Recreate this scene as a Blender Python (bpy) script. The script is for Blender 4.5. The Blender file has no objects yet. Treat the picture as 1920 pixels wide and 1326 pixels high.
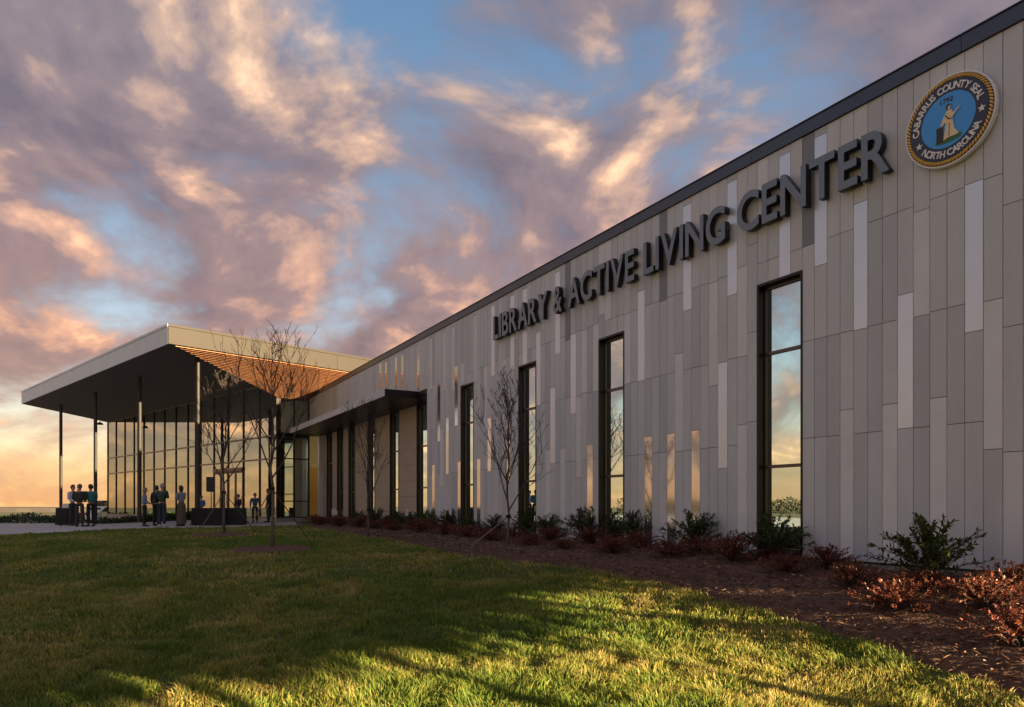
import bpy, math, random
import numpy as np
from mathutils import Vector, Matrix
random.seed(7); rng = np.random.default_rng(11)
R = math.radians
sc = bpy.context.scene
col = sc.collection
# ------------------------------------------------------------------ camera
EYE = 1.6
cd = bpy.data.cameras.new('camera'); cam = bpy.data.objects.new('camera', cd); col.objects.link(cam)
cam.location = (0, 0, EYE); cam.rotation_euler = (R(90), 0, 0)
cd.sensor_width = 36; cd.lens = 36 * 1357 / 1920; cd.shift_y = 287 / 1920
cd.clip_start = .1; cd.clip_end = 3000
sc.camera = cam
# ------------------------------------------------------------------ light
SUN_AZ, SUN_EL = 130, 8.0
sd = bpy.data.lights.new('sun', 'SUN'); sun = bpy.data.objects.new('sun', sd); col.objects.link(sun)
sd.energy = 5.0; sd.angle = R(.55); sd.color = (1, .70, .38)
_d = Vector((math.sin(R(SUN_AZ)) * math.cos(R(SUN_EL)), math.cos(R(SUN_AZ)) * math.cos(R(SUN_EL)), math.sin(R(SUN_EL))))
sun.rotation_euler = _d.to_track_quat('Z', 'Y').to_euler(); sun.location = (30, -10, 20)
wd = bpy.data.worlds.new('World'); sc.world = wd; wd.use_nodes = True
sc.view_settings.view_transform = 'Standard'; sc.view_settings.look = 'None'
sc.view_settings.exposure = 2.58; sc.view_settings.gamma = 1

def sky():
    nt = wd.node_tree; N = nt.nodes; L = nt.links; N.clear()
    def nd(t, **k):
        n = N.new(t)
        for a, b in k.items(): setattr(n, a, b)
        return n
    def mth(op, a, b=None, c=None, clamp=False):
        n = nd('ShaderNodeMath', operation=op, use_clamp=clamp)
        for i, v in enumerate((a, b, c)):
            if v is None: continue
            if isinstance(v, (int, float)): n.inputs[i].default_value = v
            else: L.new(v, n.inputs[i])
        return n.outputs[0]
    def ramp(fac, stops, interp='LINEAR'):
        n = nd('ShaderNodeValToRGB'); n.color_ramp.interpolation = interp
        e = n.color_ramp.elements
        while len(e) < len(stops): e.new(.5)
        for q, (p, c) in zip(e, stops): q.position = p; q.color = (*c, 1)
        L.new(fac, n.inputs[0]); return n.outputs[0]
    def mix(f, a, b, mode='MIX'):
        n = nd('ShaderNodeMix', data_type='RGBA', blend_type=mode)
        for s, v in ((n.inputs[0], f), (n.inputs[6], a), (n.inputs[7], b)):
            if isinstance(v, (int, float)): s.default_value = v
            elif isinstance(v, tuple): s.default_value = (*v, 1)
            else: L.new(v, s)
        return n.outputs[2]
    tc = nd('ShaderNodeTexCoord'); sp = nd('ShaderNodeSeparateXYZ'); L.new(tc.outputs['Generated'], sp.inputs[0])
    x, y, z = sp.outputs
    zp = mth('MAXIMUM', z, 0.0)
    # clear evening sky by height, over the physical sky
    clear = ramp(zp, [(0, (.60, .28, .085)), (.045, (.54, .33, .14)), (.11, (.38, .335, .26)), (.22, (.215, .255, .295)), (.38, (.095, .15, .225)), (.6, (.05, .10, .18)), (1, (.05, .095, .17))])
    ns = nd('ShaderNodeTexSky', sky_type='NISHITA', sun_disc=False, sun_elevation=R(SUN_EL), sun_rotation=R(SUN_AZ))
    nsc = mix(1.0, ns.outputs[0], (.08, .08, .08), 'MULTIPLY')
    clear = mix(.18, clear, nsc)
    den = mth('ADD', zp, .42)
    cb = nd('ShaderNodeCombineXYZ'); L.new(mth('DIVIDE', x, den), cb.inputs[0]); L.new(mth('DIVIDE', y, den), cb.inputs[1])
    def cloud(off):
        va = nd('ShaderNodeVectorMath', operation='ADD'); L.new(cb.outputs[0], va.inputs[0]); va.inputs[1].default_value = off
        a = nd('ShaderNodeTexNoise', noise_dimensions='3D'); a.inputs['Scale'].default_value = 3.0; a.inputs['Detail'].default_value = 11
        a.inputs['Roughness'].default_value = .55; a.inputs['Distortion'].default_value = .35; L.new(va.outputs[0], a.inputs['Vector'])
        b = nd('ShaderNodeTexNoise', noise_dimensions='3D'); b.inputs['Scale'].default_value = 1.3; b.inputs['Detail'].default_value = 2; L.new(va.outputs[0], b.inputs['Vector'])
        return mth('ADD', mth('MULTIPLY', a.outputs[0], .72), mth('MULTIPLY', b.outputs[0], .42))
    o = (3.1, 1.7, .4)
    n0 = cloud(o); n1 = cloud((o[0] + .055, o[1] - .02, o[2])); 
    cov = nd('ShaderNodeMapRange', interpolation_type='SMOOTHSTEP'); L.new(n0, cov.inputs[0])
    cov.inputs[1].default_value = .445; cov.inputs[2].default_value = .585; cov.inputs[3].default_value = 0; cov.inputs[4].default_value = .93
    lit = mth('MULTIPLY_ADD', mth('SUBTRACT', n0, n1), 4.6, .36, clamp=True)
    cc = ramp(lit, [(0, (.075, .063, .080)), (.42, (.125, .097, .104)), (.68, (.265, .18, .138)), (1, (.62, .40, .24))])
    low = ramp(zp, [(0, (1.6, 1.1, .66)), (.12, (1.4, 1.0, .74)), (.28, (1.2, .97, .86)), (.5, (1, 1, 1))])
    cc = mix(1.0, cc, low, 'MULTIPLY')
    # thin cloud melts into the bright air near the horizon
    hz = nd('ShaderNodeMapRange', interpolation_type='SMOOTHSTEP'); L.new(zp, hz.inputs[0]); hz.inputs[1].default_value = .0; hz.inputs[2].default_value = .2; hz.inputs[3].default_value = .62; hz.inputs[4].default_value = 1
    f = mth('MULTIPLY', cov.outputs[0], hz.outputs[0])
    out = mix(f, clear, cc)
    bg = nd('ShaderNodeBackground'); L.new(out, bg.inputs[0]); bg.inputs[1].default_value = .45
    ow = nd('ShaderNodeOutputWorld'); L.new(bg.outputs[0], ow.inputs[0])
sky()

# ------------------------------------------------------------------ materials
MATS = {}
def mat(name, c, rough=.6, metal=0, noise=0, nscale=8, bump=0, bscale=40, spec=.5, c2=None, stretch=None, transl=0, attr=None):
    if name in MATS: return MATS[name]
    m = bpy.data.materials.new(name); m.use_nodes = True; nt = m.node_tree; N = nt.nodes; L = nt.links
    b = N['Principled BSDF']; b.inputs['Roughness'].default_value = rough; b.inputs['Metallic'].default_value = metal
    b.inputs['Specular IOR Level'].default_value = spec
    b.inputs['Base Color'].default_value = (*c, 1)
    tc = N.new('ShaderNodeTexCoord'); vec = tc.outputs['Object']
    if stretch:
        mp = N.new('ShaderNodeMapping'); mp.inputs['Scale'].default_value = stretch; L.new(vec, mp.inputs[0]); vec = mp.outputs[0]
    colout = None
    if noise or c2:
        n = N.new('ShaderNodeTexNoise'); n.inputs['Scale'].default_value = nscale; n.inputs['Detail'].default_value = 6; n.inputs['Roughness'].default_value = .6
        L.new(vec, n.inputs['Vector'])
        r = N.new('ShaderNodeValToRGB'); e = r.color_ramp.elements; e[0].position = .3; e[1].position = .7
        ca = c2 if c2 else tuple(v * (1 - noise) for v in c); cbb = c if c2 else tuple(min(1, v * (1 + noise)) for v in c)
        e[0].color = (*ca, 1); e[1].color = (*cbb, 1); L.new(n.outputs[0], r.inputs[0]); colout = r.outputs[0]
    if attr:
        a = N.new('ShaderNodeAttribute'); a.attribute_name = 'tint'
        r = N.new('ShaderNodeValToRGB'); e = r.color_ramp.elements
        while len(e) < len(attr): e.new(.5)
        for q, (p, cc) in zip(e, attr): q.position = p; q.color = (*cc, 1)
        L.new(a.outputs['Fac'], r.inputs[0]); colout = r.outputs[0]
    if colout: L.new(colout, b.inputs['Base Color'])
    if bump:
        n2 = N.new('ShaderNodeTexNoise'); n2.inputs['Scale'].default_value = bscale; n2.inputs['Detail'].default_value = 5; L.new(vec, n2.inputs['Vector'])
        bp = N.new('ShaderNodeBump'); bp.inputs['Strength'].default_value = bump; bp.inputs['Distance'].default_value = .02
        L.new(n2.outputs[0], bp.inputs['Height']); L.new(bp.outputs[0], b.inputs['Normal'])
    if transl:
        t = N.new('ShaderNodeBsdfTranslucent'); mx = N.new('ShaderNodeMixShader'); mx.inputs[0].default_value = transl
        if colout: L.new(colout, t.inputs[0])
        else: t.inputs[0].default_value = (*c, 1)
        L.new(b.outputs[0], mx.inputs[1]); L.new(t.outputs[0], mx.inputs[2]); L.new(mx.outputs[0], N['Material Output'].inputs[0])
    MATS[name] = m; return m

def glass(name, tint, mirror, back):
    m = bpy.data.materials.new(name); m.use_nodes = True; nt = m.node_tree; N = nt.nodes; L = nt.links; N.clear()
    o = N.new('ShaderNodeOutputMaterial'); g = N.new('ShaderNodeBsdfGlossy'); g.inputs['Color'].default_value = (*tint, 1); g.inputs['Roughness'].default_value = .0
    n = N.new('ShaderNodeTexNoise'); n.inputs['Scale'].default_value = .7; n.inputs['Detail'].default_value = 1; tc = N.new('ShaderNodeTexCoord'); L.new(tc.outputs['Object'], n.inputs[0])
    bp = N.new('ShaderNodeBump'); bp.inputs['Strength'].default_value = .25; bp.inputs['Distance'].default_value = .01; L.new(n.outputs[0], bp.inputs['Height']); L.new(bp.outputs[0], g.inputs['Normal'])
    t = N.new('ShaderNodeBsdfTransparent'); t.inputs[0].default_value = (*back, 1)
    lw = N.new('ShaderNodeLayerWeight'); lw.inputs[0].default_value = mirror
    mx = N.new('ShaderNodeMixShader'); L.new(lw.outputs['Fresnel'], mx.inputs[0]); L.new(t.outputs[0], mx.inputs[1]); L.new(g.outputs[0], mx.inputs[2]); L.new(mx.outputs[0], o.inputs[0])
    MATS[name] = m; return m

P_BASE = [mat('panel_grey_%d' % i, c, .62, 0, .07, 1.1, .15, 60, .35, stretch=(1.6, 1.6, .35)) for i, c in enumerate([(.535, .575, .615), (.585, .62, .655), (.48, .52, .56), (.55, .595, .64)])]
P_L = mat('panel_pale', (.66, .70, .74), .5, 0, .04, 3, .1, 60, .4)
P_B = mat('panel_silver_blue', (.68, .75, .84), .34, .35, .03, 3)
P_G = mat('panel_polished', (.55, .56, .60), .07, .85, .02, 3)
P_D = mat('panel_slate', (.21, .23, .265), .5, 0, .05, 3)
BACK = mat('joint_dark', (.03, .029, .028), .9)
CAP = mat('parapet_metal', (.075, .085, .105), .38, .6, .06, 2)
BRONZE = mat('dark_bronze', (.022, .019, .017), .38, .5)
MULL = mat('mullion_bronze', (.10, .085, .075), .35, .7)
GLASS = glass('window_glass', (.66, .84, .85), .80, (.12, .22, .20))
CGLASS = glass('curtain_glass', (.90, 1.0, .92), .86, (.34, .40, .33))
CONC = mat('concrete', (.36, .34, .31), .85, 0, .12, 2, .3, 30)
PLAZA = mat('plaza_concrete', (.42, .41, .40), .8, 0, .10, .8, .2, 20)
SOFF = mat('dark_soffit', (.095, .078, .064), .6, 0, .15, 2)
WOOD = mat('cedar_slat', (.46, .20, .085), .5, 0, .3, 3, .1, 30, stretch=(1, 1, 6))
FASC_SKY = mat('fascia_sky_tint', (.55, .63, .70), .5, .2, .05, 1.2, spec=.4)  # same fascia metal, with the sky's reflection put into a paler blue colour
FASC = mat('fascia_metal_dark', (.026, .0245, .023), .6, .0, .05, 1.2, spec=.25)  # same fascia metal, colour darkened to hold down the sun on the right face
STEEL = mat('column_steel', (.03, .031, .033), .55, .0, spec=.3)
TANP = mat('tan_panel', (.40, .345, .285), .6, 0, .08, 3)
LETF = mat('letter_face', (.17, .205, .25), .42, .3)
BARK = mat('bark', (.115, .095, .075), .85, 0, .3, 20, .4, 60)
TWIG = mat('twig', (.06, .048, .042), .85)
SOIL = mat('lawn_soil', (.045, .06, .016), .95, c2=(.06, .06, .022), nscale=3)
MULCH = mat('mulch', (.145, .07, .044), .95, c2=(.06, .032, .023), nscale=14, bump=1, bscale=30)
CHIP = mat('mulch_chip', (.10, .05, .03), .8, attr=[(0, (.035, .02, .015)), (.6, (.15, .075, .046)), (1, (.40, .26, .16))])
GRASS = mat('grass_blade', (.08, .11, .03), .55, spec=.25, transl=.42, attr=[(0, (.085, .17, .028)), (.45, (.20, .275, .05)), (.75, (.34, .30, .07)), (1, (.60, .48, .20))])
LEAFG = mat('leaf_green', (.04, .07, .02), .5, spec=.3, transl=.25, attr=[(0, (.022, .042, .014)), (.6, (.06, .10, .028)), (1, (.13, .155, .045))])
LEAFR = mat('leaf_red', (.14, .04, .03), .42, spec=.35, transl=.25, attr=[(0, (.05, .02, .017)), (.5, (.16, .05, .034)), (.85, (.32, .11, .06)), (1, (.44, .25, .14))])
BLACK = mat('black_cloth', (.012, .012, .013), .8, bump=.2, bscale=12)
WHITE = mat('white_paint', (.7, .7, .69), .4)

# ------------------------------------------------------------------ helpers
def link(o, parent=None):
    col.objects.link(o)
    if parent: o.parent = parent
    return o
def tag(o, label=None, cat=None, group=None, kind=None):
    if label: o['label'] = label
    if cat: o['category'] = cat
    if group: o['group'] = group
    if kind: o['kind'] = kind
    return o
def empty(name, loc=(0, 0, 0), rz=0):
    o = bpy.data.objects.new(name, None); o.location = loc; o.rotation_euler = (0, 0, rz); o.empty_display_size = .2
    return link(o)
class MB:
    def __init__(s): s.v = []; s.f = []
    def quad_prism(s, base, top):
        n = len(base); i = len(s.v); s.v += [tuple(p) for p in base] + [tuple(p) for p in top]
        s.f.append(tuple(i + k for k in reversed(range(n)))); s.f.append(tuple(i + n + k for k in range(n)))
        for k in range(n): s.f.append((i + k, i + (k + 1) % n, i + n + (k + 1) % n, i + n + k))
        return s
    def box(s, x0, x1, y0, y1, z0, z1):
        return s.quad_prism([(x0, y0, z0), (x1, y0, z0), (x1, y1, z0), (x0, y1, z0)], [(x0, y0, z1), (x1, y0, z1), (x1, y1, z1), (x0, y1, z1)])
    def tube(s, pts, rad, n=6, cap=True):
        pts = [Vector(p) for p in pts]; i0 = len(s.v)
        up = Vector((.31, .77, .13)).normalized()
        for j, p in enumerate(pts):
            d = (pts[min(j + 1, len(pts) - 1)] - pts[max(j - 1, 0)]); d = d.normalized() if d.length else Vector((0, 0, 1))
            a = d.cross(up); a = a.normalized() if a.length > 1e-4 else d.orthogonal().normalized(); b = d.cross(a)
            r = rad[j] if hasattr(rad, '__len__') else rad
            for k in range(n):
                q = 2 * math.pi * k / n; s.v.append(tuple(p + a * (r * math.cos(q)) + b * (r * math.sin(q))))
        for j in range(len(pts) - 1):
            for k in range(n):
                a_, b_ = i0 + j * n + k, i0 + j * n + (k + 1) % n
                s.f.append((a_, b_, b_ + n, a_ + n))
        if cap: s.f.append(tuple(i0 + k for k in reversed(range(n)))); s.f.append(tuple(i0 + (len(pts) - 1) * n + k for k in range(n)))
        return s
    def disc_prism(s, c, r, z0, z1, n=24, sx=1):
        p = [(c[0] + sx * r * math.cos(2 * math.pi * k / n), c[1] + r * math.sin(2 * math.pi * k / n)) for k in range(n)]
        return s.quad_prism([(a, b, z0) for a, b in p], [(a, b, z1) for a, b in p])
    def build(s, name, m, parent=None, smooth=False, xf=None):
        v = s.v if xf is None else [xf(*p) for p in s.v]
        me = bpy.data.meshes.new(name); me.from_pydata(v, [], s.f)
        me.materials.append(m)
        if smooth:
            me.polygons.foreach_set('use_smooth', [True] * len(me.polygons))
        me.update()
        return link(bpy.data.objects.new(name, me), parent)
def fast_mesh(name, V, Fc, m, tint=None, parent=None):
    """V (n,3), Fc (m,3|4) numpy"""
    me = bpy.data.meshes.new(name); k = Fc.shape[1]
    me.vertices.add(len(V)); me.vertices.foreach_set('co', V.astype(np.float32).ravel())
    me.loops.add(Fc.size); me.loops.foreach_set('vertex_index', Fc.astype(np.int32).ravel())
    me.polygons.add(len(Fc)); me.polygons.foreach_set('loop_start', np.arange(0, Fc.size, k, dtype=np.int32))
    me.update(calc_edges=True)
    if tint is not None:
        a = me.attributes.new('tint', 'FLOAT', 'POINT'); a.data.foreach_set('value', tint.astype(np.float32))
    me.materials.append(m); me.validate()
    return link(bpy.data.objects.new(name, me), parent)
def copy_tree(o, loc, rz=0, s=1.0, label=None):
    c = o.copy(); link(c); c.location = loc; c.rotation_euler = (0, 0, rz); c.scale = (s, s, s)
    if label: c['label'] = label
    for ch in o.children:
        d = ch.copy(); link(d, c)
        for g in ch.children:
            q = g.copy(); link(q, d)
    return c

# ------------------------------------------------------------------ ground
D = 10.0; AW = R(29.25); CA, SA = math.cos(AW), math.sin(AW)
def gh(X, Y):
    X = np.asarray(X, float); Y = np.asarray(Y, float)
    d = D - (CA * X + SA * Y); t = -SA * X + CA * Y; f = np.clip((26 - Y) / 18, 0, 1.3) ** 2
    sm = lambda q: (lambda c: c * c * (3 - 2 * c))(np.clip(q, 0, 1))
    h = .845 + .60 * f * np.maximum(sm(d / 5), sm((4.4 - t) / 2.4)) + .09 * np.clip((14 - Y) / 4, 0, 1) + np.clip(.05 * (-19.5 - X), 0, .6)
    h = h + .022 * np.sin(1.3 * X + .8 * Y + 1) * np.sin(.9 * Y - .5 * X) * sm((d - 3) / 2) * sm((16 - Y) / 6)
    return h
def gz(X, Y): return EYE - gh(X, Y)
def gz1(x, y): return float(gz(x, y))
def sheet(name, m, xs, ys, dz=0, kind='structure'):
    X, Y = np.meshgrid(xs, ys); Z = gz(X, Y) + dz
    V = np.stack([X.ravel(), Y.ravel(), Z.ravel()], 1); nx, ny = len(xs), len(ys)
    i = (np.arange(ny - 1)[:, None] * nx + np.arange(nx - 1)[None]).ravel()
    o = fast_mesh(name, V, np.stack([i, i + 1, i + 1 + nx, i + nx], 1), m); o['kind'] = kind
    return o
xs = np.unique(np.concatenate([np.linspace(-900, -60, 15), np.linspace(-60, -16, 30), np.arange(-16, 14, .5), np.linspace(14, 60, 16), np.linspace(60, 900, 15)]))
ys = np.unique(np.concatenate([np.linspace(-300, -10, 12), np.arange(-10, 36, .5), np.linspace(36, 90, 24), np.linspace(90, 1500, 14)]))
sheet('lawn', SOIL, xs, ys)
def inpoly(px, py, poly):
    r = np.zeros(px.shape, bool); n = len(poly)
    for i in range(n):
        x1, y1 = poly[i]; x2, y2 = poly[(i + 1) % n]
        if y1 == y2: continue
        c = ((y1 > py) != (y2 > py)) & (px < (x2 - x1) * (py - y1) / (y2 - y1) + x1); r ^= c
    return r
def resample(pts, n):
    p = np.array(pts, float); s = np.r_[0, np.cumsum(np.hypot(*np.diff(p, axis=0).T))]; q = np.linspace(0, s[-1], n)
    return np.stack([np.interp(q, s, p[:, 0]), np.interp(q, s, p[:, 1])], 1)
def wobble(a, f, ph): return np.sin(a * f + ph) * .6 + np.sin(a * f * 2.3 + ph * 1.7) * .4
MEDGE = [(5.6, -4), (4.9, 1), (4.4, 4.2), (4.11, 5.81), (3.79, 6.51), (3.55, 7.52), (3.09, 8.54), (2.55, 10.19), (1.64, 11.72), (.40, 13.41), (-1.2, 15.2), (-2.35, 17.73), (-3.79, 20.0), (-7.07, 26.67), (-9.3, 32.0), (-10.9, 36.5)]
me_ = resample(MEDGE, 170); me_[:, 0] += .05 * wobble(me_[:, 1], 3.1, .4)
tt = -SA * me_[:, 0] + CA * me_[:, 1]
wall_pts = np.stack([CA * (D + .02) - SA * tt, SA * (D + .02) + CA * tt], 1)
rows = 30; V = []
for j in range(rows):
    a = j / (rows - 1); p = me_ * (1 - a) + wall_pts * a
    mound = .07 * math.sin(math.pi * min(1, a * 1.15 + .03)) ** .5 if a < .84 else .0
    zz = gz(p[:, 0], p[:, 1]) + .012 + mound * .8 + .018 * rng.standard_normal(len(p)) * (0.2 if j in (0,) else 1)
    if j == 0: zz = gz(p[:, 0], p[:, 1]) - .02
    V.append(np.stack([p[:, 0], p[:, 1], zz], 1))
V = np.concatenate(V); nx = len(me_)
i = (np.arange(rows - 1)[:, None] * nx + np.arange(nx - 1)[None]).ravel()
o = fast_mesh('mulch_bed', V, np.stack([i, i + nx, i + nx + 1, i + 1], 1), MULCH); o['kind'] = 'structure'
MPOLY = [tuple(p) for p in me_] + [tuple(p) for p in wall_pts[::-1]]
# plaza paving
PN = [(-70, 15), (-24, 20.0), (-15.35, 21.7), (-14.66, 23.68), (-14.2, 27.3), (-11.83, 28.67), (-9.6, 31.85), (-9.3, 35)]
PF = [(-90, 58), (-52, 62), (-42, 64), (-34.2, 60.6), (-28, 54.6), (-20, 46.9), (-14, 41.0), (-11.9, 39.6)]
pn, pf = resample(PN, 90), resample(PF, 90); rowsP = 26; V = []
for j in range(rowsP):
    p = pn * (1 - j / (rowsP - 1)) + pf * (j / (rowsP - 1)); V.append(np.stack([p[:, 0], p[:, 1], gz(p[:, 0], p[:, 1]) + (.02 if j else -.05)], 1))
V = np.concatenate(V); i = (np.arange(rowsP - 1)[:, None] * 90 + np.arange(89)[None]).ravel()
o = fast_mesh('plaza', V, np.stack([i, i + 1, i + 91, i + 90], 1), PLAZA); o['kind'] = 'structure'
PPOLY = [tuple(p) for p in pn] + [tuple(p) for p in pf[::-1]]
# mulch rings of the lawn trees
TREES = [(-8.63, 21.7), (-5.48, 16.53), (-4.06, 20.5), (-.08, 16.16)]
for (tx, ty), rr in zip(TREES[:2], (1.0, .92)):
    mb = MB(); n = 40; ring = []
    for q, zz in ((1, -.02), (.93, .05), (.6, .09), (.2, .10)):
        ring.append([(tx + rr * q * (1 + .06 * math.sin(5 * a_ * 2 * math.pi / n + q * 4)) * math.cos(a_ * 2 * math.pi / n), ty + rr * q * math.sin(a_ * 2 * math.pi / n)) for a_ in range(n)])
        mb.v += [(x, y, gz1(x, y) + zz + random.uniform(-.012, .012)) for x, y in ring[-1]]
    for j in range(3):
        for a_ in range(n): mb.f.append((j * n + a_, j * n + (a_ + 1) % n, (j + 1) * n + (a_ + 1) % n, (j + 1) * n + a_))
    mb.f.append(tuple(3 * n + a_ for a_ in range(n)))
    tag(mb.build('mulch_ring', MULCH), kind='structure')

# ------------------------------------------------------------------ library wing
T0, PW = 8.055, .235
VB, VT = -.834, 6.074
def W(t, out, v): return (CA * (D - out) - SA * t, SA * (D - out) + CA * t, v + EYE)
def wbox(mb, t0, t1, o0, o1, v0, v1):
    return mb.quad_prism([W(t0, o0, v0), W(t0, o1, v0), W(t1, o1, v0), W(t1, o0, v0)], [W(t0, o0, v1), W(t0, o1, v1), W(t1, o1, v1), W(t1, o0, v1)])
KL = -26; TR = T0 + KL * PW; TREC = T0 + 68 * PW; TEND = 41.25
VREC = 4.212
wing = empty('library_wing', W(TR, -5, -.9)); wing_inv = Matrix.Translation(-Vector(wing.location))
def wb(mb, name, m, parent, **k):
    """build a mesh given in world coordinates under a parent chain whose top sits at wing.location"""
    o = mb.build(name, m, parent, **k)
    if parent is wing: o.matrix_parent_inverse = wing_inv
    return o
tag(wing, 'long library wing clad in narrow vertical grey panels with tall slot windows', 'building')
wins = [(T0 + a * PW, T0 + (a + 4) * PW) for a in (0, 20, 36, 52)]
VH = 3.88
mb = MB(); edges = [TR] + [q for ab in wins for q in ab] + [TREC]
for a, b in zip(edges[::2], edges[1::2]): wbox(mb, a, b, -.34, 0, VB - .25, VT + .05)
for a, b in wins:
    wbox(mb, a, b, -.34, -.001, VH, VT + .05); wbox(mb, a, b, -.34, -.02, VB - .25, VB + .06)
wbox(mb, TREC, TEND, -.34, 0, VREC, VT + .05)
facade = wb(mb, 'main_wall', BACK, wing)
mb = MB(); wbox(mb, TR - .012, TR - .001, -24, .0, VB, VT); wbox(mb, TR, TEND - .5, -24, -23.7, VB - .3, VT)
wbox(mb, TR, TR + .3, -23.7, -.34, VB - .3, VT); wbox(mb, TEND - .8, TEND - .5, -23.7, -.34, VB - .3, VT)
wb(mb, 'side_wall', P_BASE[0], wing)
mb = MB(); wbox(mb, TR + .01, TEND - .01, -24, -.30, 5.75, 5.95); wb(mb, 'roof', mat('roof_membrane', (.3, .3, .3), .8), wing)
mb = MB(); wbox(mb, TR - .03, TREC + 2, -.35, .035, -1.15, VB - .03); wb(mb, 'foundation', CONC, wing)
mb = MB(); wbox(mb, TR - .02, TREC, -.02, .028, VB - .028, VB - .003); wb(mb, 'base_flashing', BRONZE, wing)
# parapet metal in lengths
pt = TR - .05
fasc = None
while pt < TEND:
    q = min(pt + 3.6, TEND); mb = MB(); wbox(mb, pt + .004, q - .004, -.4, .055, VT, 6.285); wbox(mb, pt + .004, q - .004, -.42, .075, 6.287, 6.302)
    wb(mb, 'parapet_cap', CAP, wing); pt = q
# cladding panels
ACC = [(-13, .74, 2.67, 'L'), (-12, 2.31, 4.28, 'B'), (-10, VB, 1.5, 'L'), (-9, 2.68, 4.16, 'L'), (-8, 1.12, 3.05, 'B'), (-7, VB, 1.5, 'L'), (-5, 2.69, 4.62, 'B'), (-4, VB, 1.5, 'L'), (-2, 3.87, 5.95, 'B'), (-1, 4.26, 9, 'D'), (1, 3.93, 5.95, 'B'), (3, 4.9, 9, 'L'), (5, VB, 1.48, 'L'), (5, 2.7, 4.32, 'L'), (6, 3.87, 5.95, 'B'), (7, .71, 2.68, 'B'), (8, 2.28, 4.23, 'L'), (10, VB, 1.48, 'G'), (11, 3.87, 5.95, 'B'), (12, 1.1, 3.06, 'L'), (13, VB, 1.48, 'G'), (14, 4.23, 9, 'D'), (16, VB, 1.48, 'G'), (17, 2.69, 4.62, 'B'), (19, 2.7, 4.24, 'L'), (22, 4.26, 9, 'L'), (23, 4.43, 9, 'L'), (24, 2.7, 4.27, 'L'), (25, VB, 1.47, 'G'), (26, 2.72, 4.23, 'L'), (27, .7, 2.67, 'L'), (28, 2.27, 4.23, 'B'), (29, 4.13, 9, 'D'), (30, VB, 1.47, 'L'), (31, 3.87, 5.95, 'B'), (32, 1.1, 3.05, 'B'), (33, VB, 1.47, 'L'), (35, 2.68, 4.63, 'B'), (38, 3.89, 5.95, 'B'), (41, 3.87, 5.95, 'B'), (42, .72, 2.66, 'G'), (43, 2.25, 4.23, 'L'), (46, 3.87, 5.95, 'B'), (47, 1.05, 2.66, 'G'), (48, 2.27, 4.23, 'L'), (50, VB, 1.47, 'G'), (51, 3.88, 5.95, 'L'), (55, 3.92, 4.61, 'L'), (56, VB, 1.46, 'G'), (57, 2.65, 4.6, 'G'), (58, 3.85, 5.93, 'L'), (60, 1.08, 3.03, 'G'), (61, 3.9, 5.93, 'L'), (62, .68, 2.64, 'L'), (63, 2.24, 4.23, 'G'), (65, VB, 1.46, 'G'), (66, 4.13, 5.93, 'L'), (71, 4.29, 5.92, 'G'), (78, 4.59, 5.94, 'G'), (81, 4.69, 5.94, 'G'), (86, 4.87, 5.92, 'G'), (89, 4.92, 5.99, 'G')]
TYPE = {'L': P_L, 'B': P_B, 'G': P_G, 'D': P_D}
far = {}
npan = 0
KEND = int((TEND - T0) / PW)
for k in range(KL, KEND):
    a, b = T0 + k * PW + .0042, T0 + (k + 1) * PW - .0042
    lo = VB
    for i in (0, 20, 36, 52):
        if i <= k < i + 4: lo = VH + .012
    if k >= 68: lo = VREC + .004
    ac = [(max(lo, q[1]), min(VT - .004, q[2]), q[3]) for q in ACC if q[0] == k]
    sh = random.choice([0, 0, 0, 0, .39, -.42]) if not ac else 0
    cuts = {lo, VT - .004}
    for j in (1.115, 2.704, 4.26): 
        j += sh
        if j > lo + .3 and all(j < q[0] - .25 or j > q[1] + .25 for q in ac): cuts.add(j)
    for q in ac: cuts.add(q[0]); cuts.add(q[1])
    cuts = sorted(c for c in cuts if lo <= c <= VT); cl = [cuts[0]]
    for c in cuts[1:]:
        if c - cl[-1] > .05: cl.append(c)
    for v0, v1 in zip(cl, cl[1:]):
        m = None
        for q in ac:
            if q[0] - .06 <= v0 and v1 <= q[1] + .06: m = TYPE[q[2]]
        m = m or random.choice(P_BASE)
        big = -16 <= k < 46
        mb = MB() if big else far.setdefault(m.name, MB())
        ol, orr = .018 + random.uniform(-.0016, .0016), .018 + random.uniform(-.0016, .0016); va, vb = v0 + .0045, v1 - .0045
        mb.quad_prism([W(a, .001, va), W(a, ol, va), W(b, orr, va), W(b, .001, va)], [W(a, .001, vb), W(a, ol, vb), W(b, orr, vb), W(b, .001, vb)])
        if big: wb(mb, 'cladding_panel', m, facade); npan += 1
for nme, mb in far.items():
    o = wb(mb, 'far_cladding_panels', MATS[nme], facade); o['kind'] = 'stuff'
print('panels', npan)
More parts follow.
